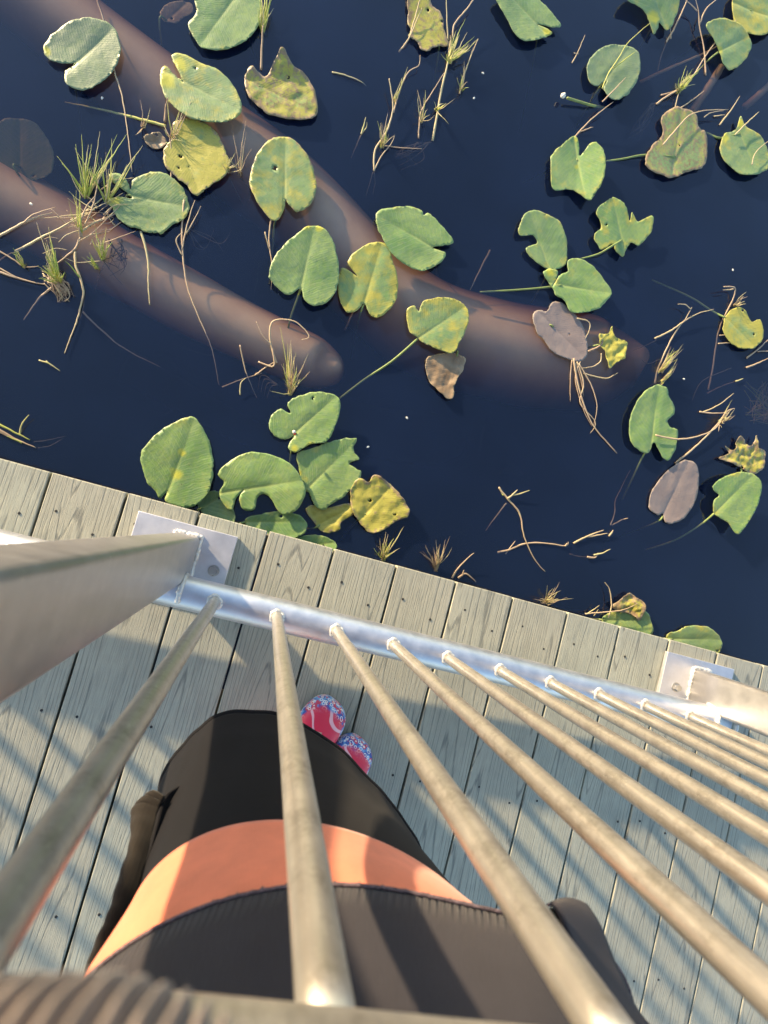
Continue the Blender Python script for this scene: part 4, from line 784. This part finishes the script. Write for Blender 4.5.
hem_z = lambda th: .857 + .0022*math.sin(th*230) + .0012*math.sin(th*77) + .0016*noise.noise(Vector((th*60, 0, 0)))
sweater = shell('sweater', hem_z, 1.155, navy_off, M['navy'], nt=1440, nz=12, thick=.003)
bm = bmesh.new()
tube(bm, [ringp(.860, 2*math.pi*k/360, navy_off(2*math.pi*k/360, .86)+.0012) + Vector((0, 0, .0012*noise.noise(Vector((k*.9, 0, 0))))) for k in range(361)], .0015, 6)
parent_keep(obj('hem_trim', bm, M['trim']), person)
# jacket tail at the left, folded flap at the right: cloth panels traced at their own heights
def panel(name, pts_a, pts_b, mat, thick=.004, nw=10, ripple=0, rf=60, bulge=0):
    A = catmull([at(*p) for p in pts_a], 10); B = catmull([at(*p) for p in pts_b], 10)
    n = min(len(A), len(B)); bm = bmesh.new(); rows = []
    for i in range(n):
        row = []
        for k in range(nw+1):
            t = k/nw; p = A[i].lerp(B[i], t)
            w = math.sin(math.pi*t)
            p = p + Vector((-.6, .8, 0))*w*bulge
            p += Vector((noise.noise(p*20), noise.noise(p*20+Vector((3, 3, 3))), 0))*.004
            if ripple: p += Vector((-.7, .5, .5))*ripple*math.sin(i*rf*.1)*(.4 + .6*w)
            row.append(bm.verts.new(p))
        rows.append(row)
    for i in range(n-1):
        for k in range(nw): bm.faces.new((rows[i][k], rows[i][k+1], rows[i+1][k+1], rows[i+1][k]))
    o = obj(name, bm, mat); m = o.modifiers.new('t', 'SOLIDIFY'); m.thickness = thick; m.offset = 0
    return parent_keep(o, person)
panel('jacket_tail', [(212, 752, .50), (190, 780, .57), (163, 798, .605), (150, 850, .66), (125, 915, .71), (105, 970, .75), (85, 1050, .83)], [(215, 760, .50), (206, 800, .55), (196, 830, .58), (180, 870, .62), (150, 930, .67), (125, 985, .73), (110, 1060, .80)], M['black'], bulge=.002)
panel('jacket_hem', [(148, 797, 0.605), (134, 812, 0.615), (132, 850, 0.660), (113, 905, 0.710), (94, 955, 0.750), (70, 1040, 0.840)], [(164, 797, 0.610), (157, 815, 0.620), (149, 855, 0.660), (130, 912, 0.710), (108, 965, 0.750), (90, 1045, 0.840)], M['elastic'], thick=.007, ripple=.0012, rf=14, bulge=.006)
panel('sweater_flap', [(548, 906, .880), (556, 912, .885), (580, 960, .89), (625, 1030, .90), (690, 1100, .91)], [(585, 906, .862), (603, 930, .867), (622, 975, .872), (650, 1030, .88), (730, 1100, .89)], M['navy'], thick=.003, bulge=.005)
bm = bmesh.new(); tube(bm, catmull([at(548, 905, .881), at(566, 902, .872), at(584, 905, .863)], 8), .0012, 6); parent_keep(obj('hem_trim', bm, M['trim']), person)
panel('flap_lining', [(556, 914, .868), (566, 925, .870), (592, 970, .874), (632, 1030, .88), (700, 1100, .89)], [(548, 910, .872), (556, 925, .876), (578, 970, .88), (620, 1040, .885), (680, 1110, .895)], M['black'], thick=.002)
# left sleeve: bunched ribbed knit cuff over the top rail
def sleeve(name, pts, radii, mat, ribs=0, amp=.0):
    P = catmull([Vector(p) for p in pts], 170 if ribs else 10); L = len(P); rr = []
    for i in range(L):
        t = i/(L-1)*(len(radii)-1); k = min(int(t), len(radii)-2); r = radii[k] + (radii[k+1]-radii[k])*(t-k)
        rr.append(r + amp*math.sin(2*math.pi*ribs*i/(L-1)))
    bm = bmesh.new(); tube(bm, P, rr, 32)
    return parent_keep(obj(name, bm, mat), person)
SH_L = Vector((.10, -.42, 1.10)) - RT*.15; SH_R = Vector((.10, -.42, 1.10)) + RT*.15
EL_L = Vector((-.30, -.215, 1.115)); WR_L = Vector((.012, -.108, 1.160)); HA_L = Vector((.022, -.104, 1.245))
EL_R = Vector((.36, -.44, 1.02)); WR_R = Vector((.16, -.22, 1.20)); HA_R = Vector((.11, -.12, 1.262))
sleeve('sleeve', [SH_L, SH_L.lerp(EL_L, .5) + Vector((-.01, 0, -.01)), EL_L, EL_L.lerp(WR_L, .45)], [.062, .056, .052, .044], M['knit'])
sleeve('cuff', [EL_L.lerp(WR_L, .38), EL_L.lerp(WR_L, .7), WR_L + Vector((-.012, -.003, -.002)), WR_L + Vector((.014, -.006, .004))], [.037, .033, .030, .019], M['knit'], ribs=50, amp=.0017)
sleeve('sleeve', [SH_R, SH_R.lerp(EL_R, .5), EL_R, EL_R.lerp(WR_R, .5), WR_R], [.062, .056, .052, .044, .034], M['knit'])
# body: one skinned surface
def skin_mesh(name, nodes, edges, mat, sub=2, root=0):
    me = bpy.data.meshes.new(name); me.from_pydata([n[0] for n in nodes], edges, [])
    o = link(name, me, mat); m = o.modifiers.new('skin', 'SKIN'); m.use_smooth_shade = True
    for i, n in enumerate(nodes):
        sv = me.skin_vertices[0].data[i]; sv.radius = (n[1], n[1]) if not hasattr(n[1], '__len__') else n[1]; sv.use_root = (i == root)
    s = o.modifiers.new('sub', 'SUBSURF'); s.levels = sub; s.render_levels = sub
    return o
toeL = Vector((.256, -.334, 0)); toeR = toeL + RT*.104 - FW*.03
nodes = []; edges = []
def nd(p, r, par=None):
    nodes.append((Vector(p), r)); i = len(nodes)-1
    if par is not None: edges.append((par, i))
    return i
pel = nd((.15, -.43, .74), .11)
wst = nd((.125, -.40, .86), .105, pel); chs = nd((.11, -.40, 1.0), .105, wst); upc = nd((.10, -.415, 1.11), .085, chs)
nk = nd((.095, -.41, 1.185), .045, upc); jaw = nd((.095, -.385, 1.245), .060, nk); hd = nd((.092, -.385, 1.31), .082, jaw); tp = nd((.09, -.395, 1.375), .062, hd)
for s, toe in ((-1, toeL), (1, toeR)):
    hip = nd(Vector((.15, -.44, .68)) + RT*s*.075, .078, pel)
    kn = nd(Vector((.20, -.45, .38)) + RT*s*.06, .052, hip)
    an = nd(toe - FW*.165 + Vector((0, 0, .085)), .034, kn)
    nd(toe - FW*.04 + Vector((0, 0, .035)), .026, an)
def hand(wi, wpos, palm, fdir, side, up):
    pi_ = nd(palm, .021, wi)
    for k, ln in enumerate((.062, .070, .066, .052)):
        b0 = palm + side*(k-1.5)*.019 + fdir*.028
        a = nd(b0, .0085, pi_); b = nd(b0 + fdir*ln*.5 + up*.006, .008, a); nd(b0 + fdir*ln*.8 - up*.014, .0068, b)
    t0 = nd(palm - side*.026 - fdir*.004, .010, pi_); t1 = nd(palm - side*.046 + fdir*.018 + up*.006, .009, t0); nd(palm - side*.048 + fdir*.040 + up*.012, .0075, t1)
for sh, el, wr, ha, s in ((SH_L, EL_L, WR_L, HA_L, -1), (SH_R, EL_R, WR_R, HA_R, 1)):
    a = nd(sh, .048, upc); b = nd(el, .038, a); w = nd(wr, (.026, .020), b)
    fd = (ha - wr).normalized()
    hand(w, wr, ha, fd, RT*s, Vector((0, 0, 1)))
body = skin_mesh('body', nodes, edges, M['skin']); parent_keep(body, person)
# face and hair
hc = Vector((.092, -.383, 1.305))
LK = (FW*.75 + Vector((0, 0, -.66))).normalized(); UPF = (Vector((0, 0, 1)) - LK*Vector((0, 0, 1)).dot(LK)).normalized()
for s in (-1, 1):
    bm = bmesh.new(); lump(bm, hc + LK*.074 + RT*s*.030 + UPF*.008, .0115, amp=0); parent_keep(obj('eye', bm, M['eye']), person)
    bm = bmesh.new(); lump(bm, hc + LK*.0835 + RT*s*.030 + UPF*.008, .0048, amp=0); parent_keep(obj('pupil', bm, M['dark']), person)
    bm = bmesh.new(); lump(bm, hc + RT*s*.083 - UPF*.004, .018, amp=.1); parent_keep(obj('ear', bm, M['skin']), person)
bm = bmesh.new(); tube(bm, [hc + LK*.076 + UPF*.012, hc + LK*.092 - UPF*.012, hc + LK*.084 - UPF*.022], [.007, .012, .008], 10); parent_keep(obj('nose', bm, M['skin']), person)
bm = bmesh.new(); tube(bm, [hc + LK*.078 - UPF*.042 - RT*.02, hc + LK*.084 - UPF*.040, hc + LK*.078 - UPF*.042 + RT*.02], [.003, .006, .003], 8); parent_keep(obj('mouth', bm, M['red']), person)
bm = bmesh.new(); r = bmesh.ops.create_icosphere(bm, subdivisions=4, radius=.098)
for v in r['verts']:
    v.co.z *= 1.12; v.co *= 1 + .03*noise.noise(v.co*40)
    v.co += hc - LK*.02 + UPF*.018
bmesh.ops.delete(bm, geom=[v for v in bm.verts if (v.co-hc).normalized().dot(LK) > .45 and (v.co-hc).dot(UPF) < .055], context='VERTS')
hr = obj('hair', bm, M['hair']); m = hr.modifiers.new('t', 'SOLIDIFY'); m.thickness = .01; parent_keep(hr, person)
# shoes
def shoe(toe):
    bm = bmesh.new(); rows = []; n = 24; L = .235
    secs = [(.0, .018, .034, .0), (.012, .040, .050, 0), (.035, .051, .064, 0), (.08, .052, .076, 0), (.13, .042, .082, 0), (.17, .038, .098, 0), (.205, .037, .100, 0), (.228, .028, .092, 0), (.236, .010, .05, 0)]
    for d, w, h, _ in secs:
        row = []
        for k in range(n):
            a = 2*math.pi*k/n; x = w*math.copysign(abs(math.cos(a))**.75, math.cos(a)); zz_ = .5*h*(1 + math.copysign(abs(math.sin(a))**.7, math.sin(a)))
            row.append(bm.verts.new(toe - FW*d + RT*x + Vector((0, 0, zz_ + .001))))
        rows.append(row)
    for i in range(len(rows)-1):
        for k in range(n): bm.faces.new((rows[i][k], rows[i][(k+1) % n], rows[i+1][(k+1) % n], rows[i+1][k]))
    bm.faces.new(rows[0]); bm.faces.new(rows[-1][::-1])
    o = obj('shoe', bm, M['shoe']); s = o.modifiers.new('s', 'SUBSURF'); s.levels = 1; s.render_levels = 2
    return parent_keep(o, person)
shoe(toeL); shoe(toeR)

# ------------------------------------------------------------------ light
SUN_EL = 12.2; AZ = 145.0   # direction towards the sun, degrees from +x
ts = Vector((math.cos(R(SUN_EL))*math.cos(R(AZ)), math.cos(R(SUN_EL))*math.sin(R(AZ)), math.sin(R(SUN_EL))))
sd = bpy.data.lights.new('sun', 'SUN'); sd.energy = 4.2; sd.angle = R(1.5); sd.color = (1.0, .76, .47)
so = bpy.data.objects.new('sun', sd); COL.objects.link(so); so.rotation_euler = ts.to_track_quat('Z', 'Y').to_euler(); so.location = (-3, 2, 3)
w = bpy.data.worlds.new('World'); SC.world = w; w.use_nodes = True
nt = w.node_tree; sky = nt.nodes.new('ShaderNodeTexSky'); sky.sky_type = 'NISHITA'; sky.sun_disc = False
sky.sun_elevation = R(SUN_EL); sky.sun_rotation = R(90 - AZ); sky.altitude = 0; sky.air_density = 1.0; sky.dust_density = .6; sky.ozone_density = 1.2
bg = nt.nodes['Background']; bg.inputs[1].default_value = .15; nt.links.new(sky.outputs[0], bg.inputs[0])
SC.view_settings.view_transform = 'Standard'; SC.view_settings.look = 'None'; SC.view_settings.gamma = 1; SC.view_settings.exposure = 1.5
SC.cycles.max_bounces = 8; SC.cycles.transparent_max_bounces = 16
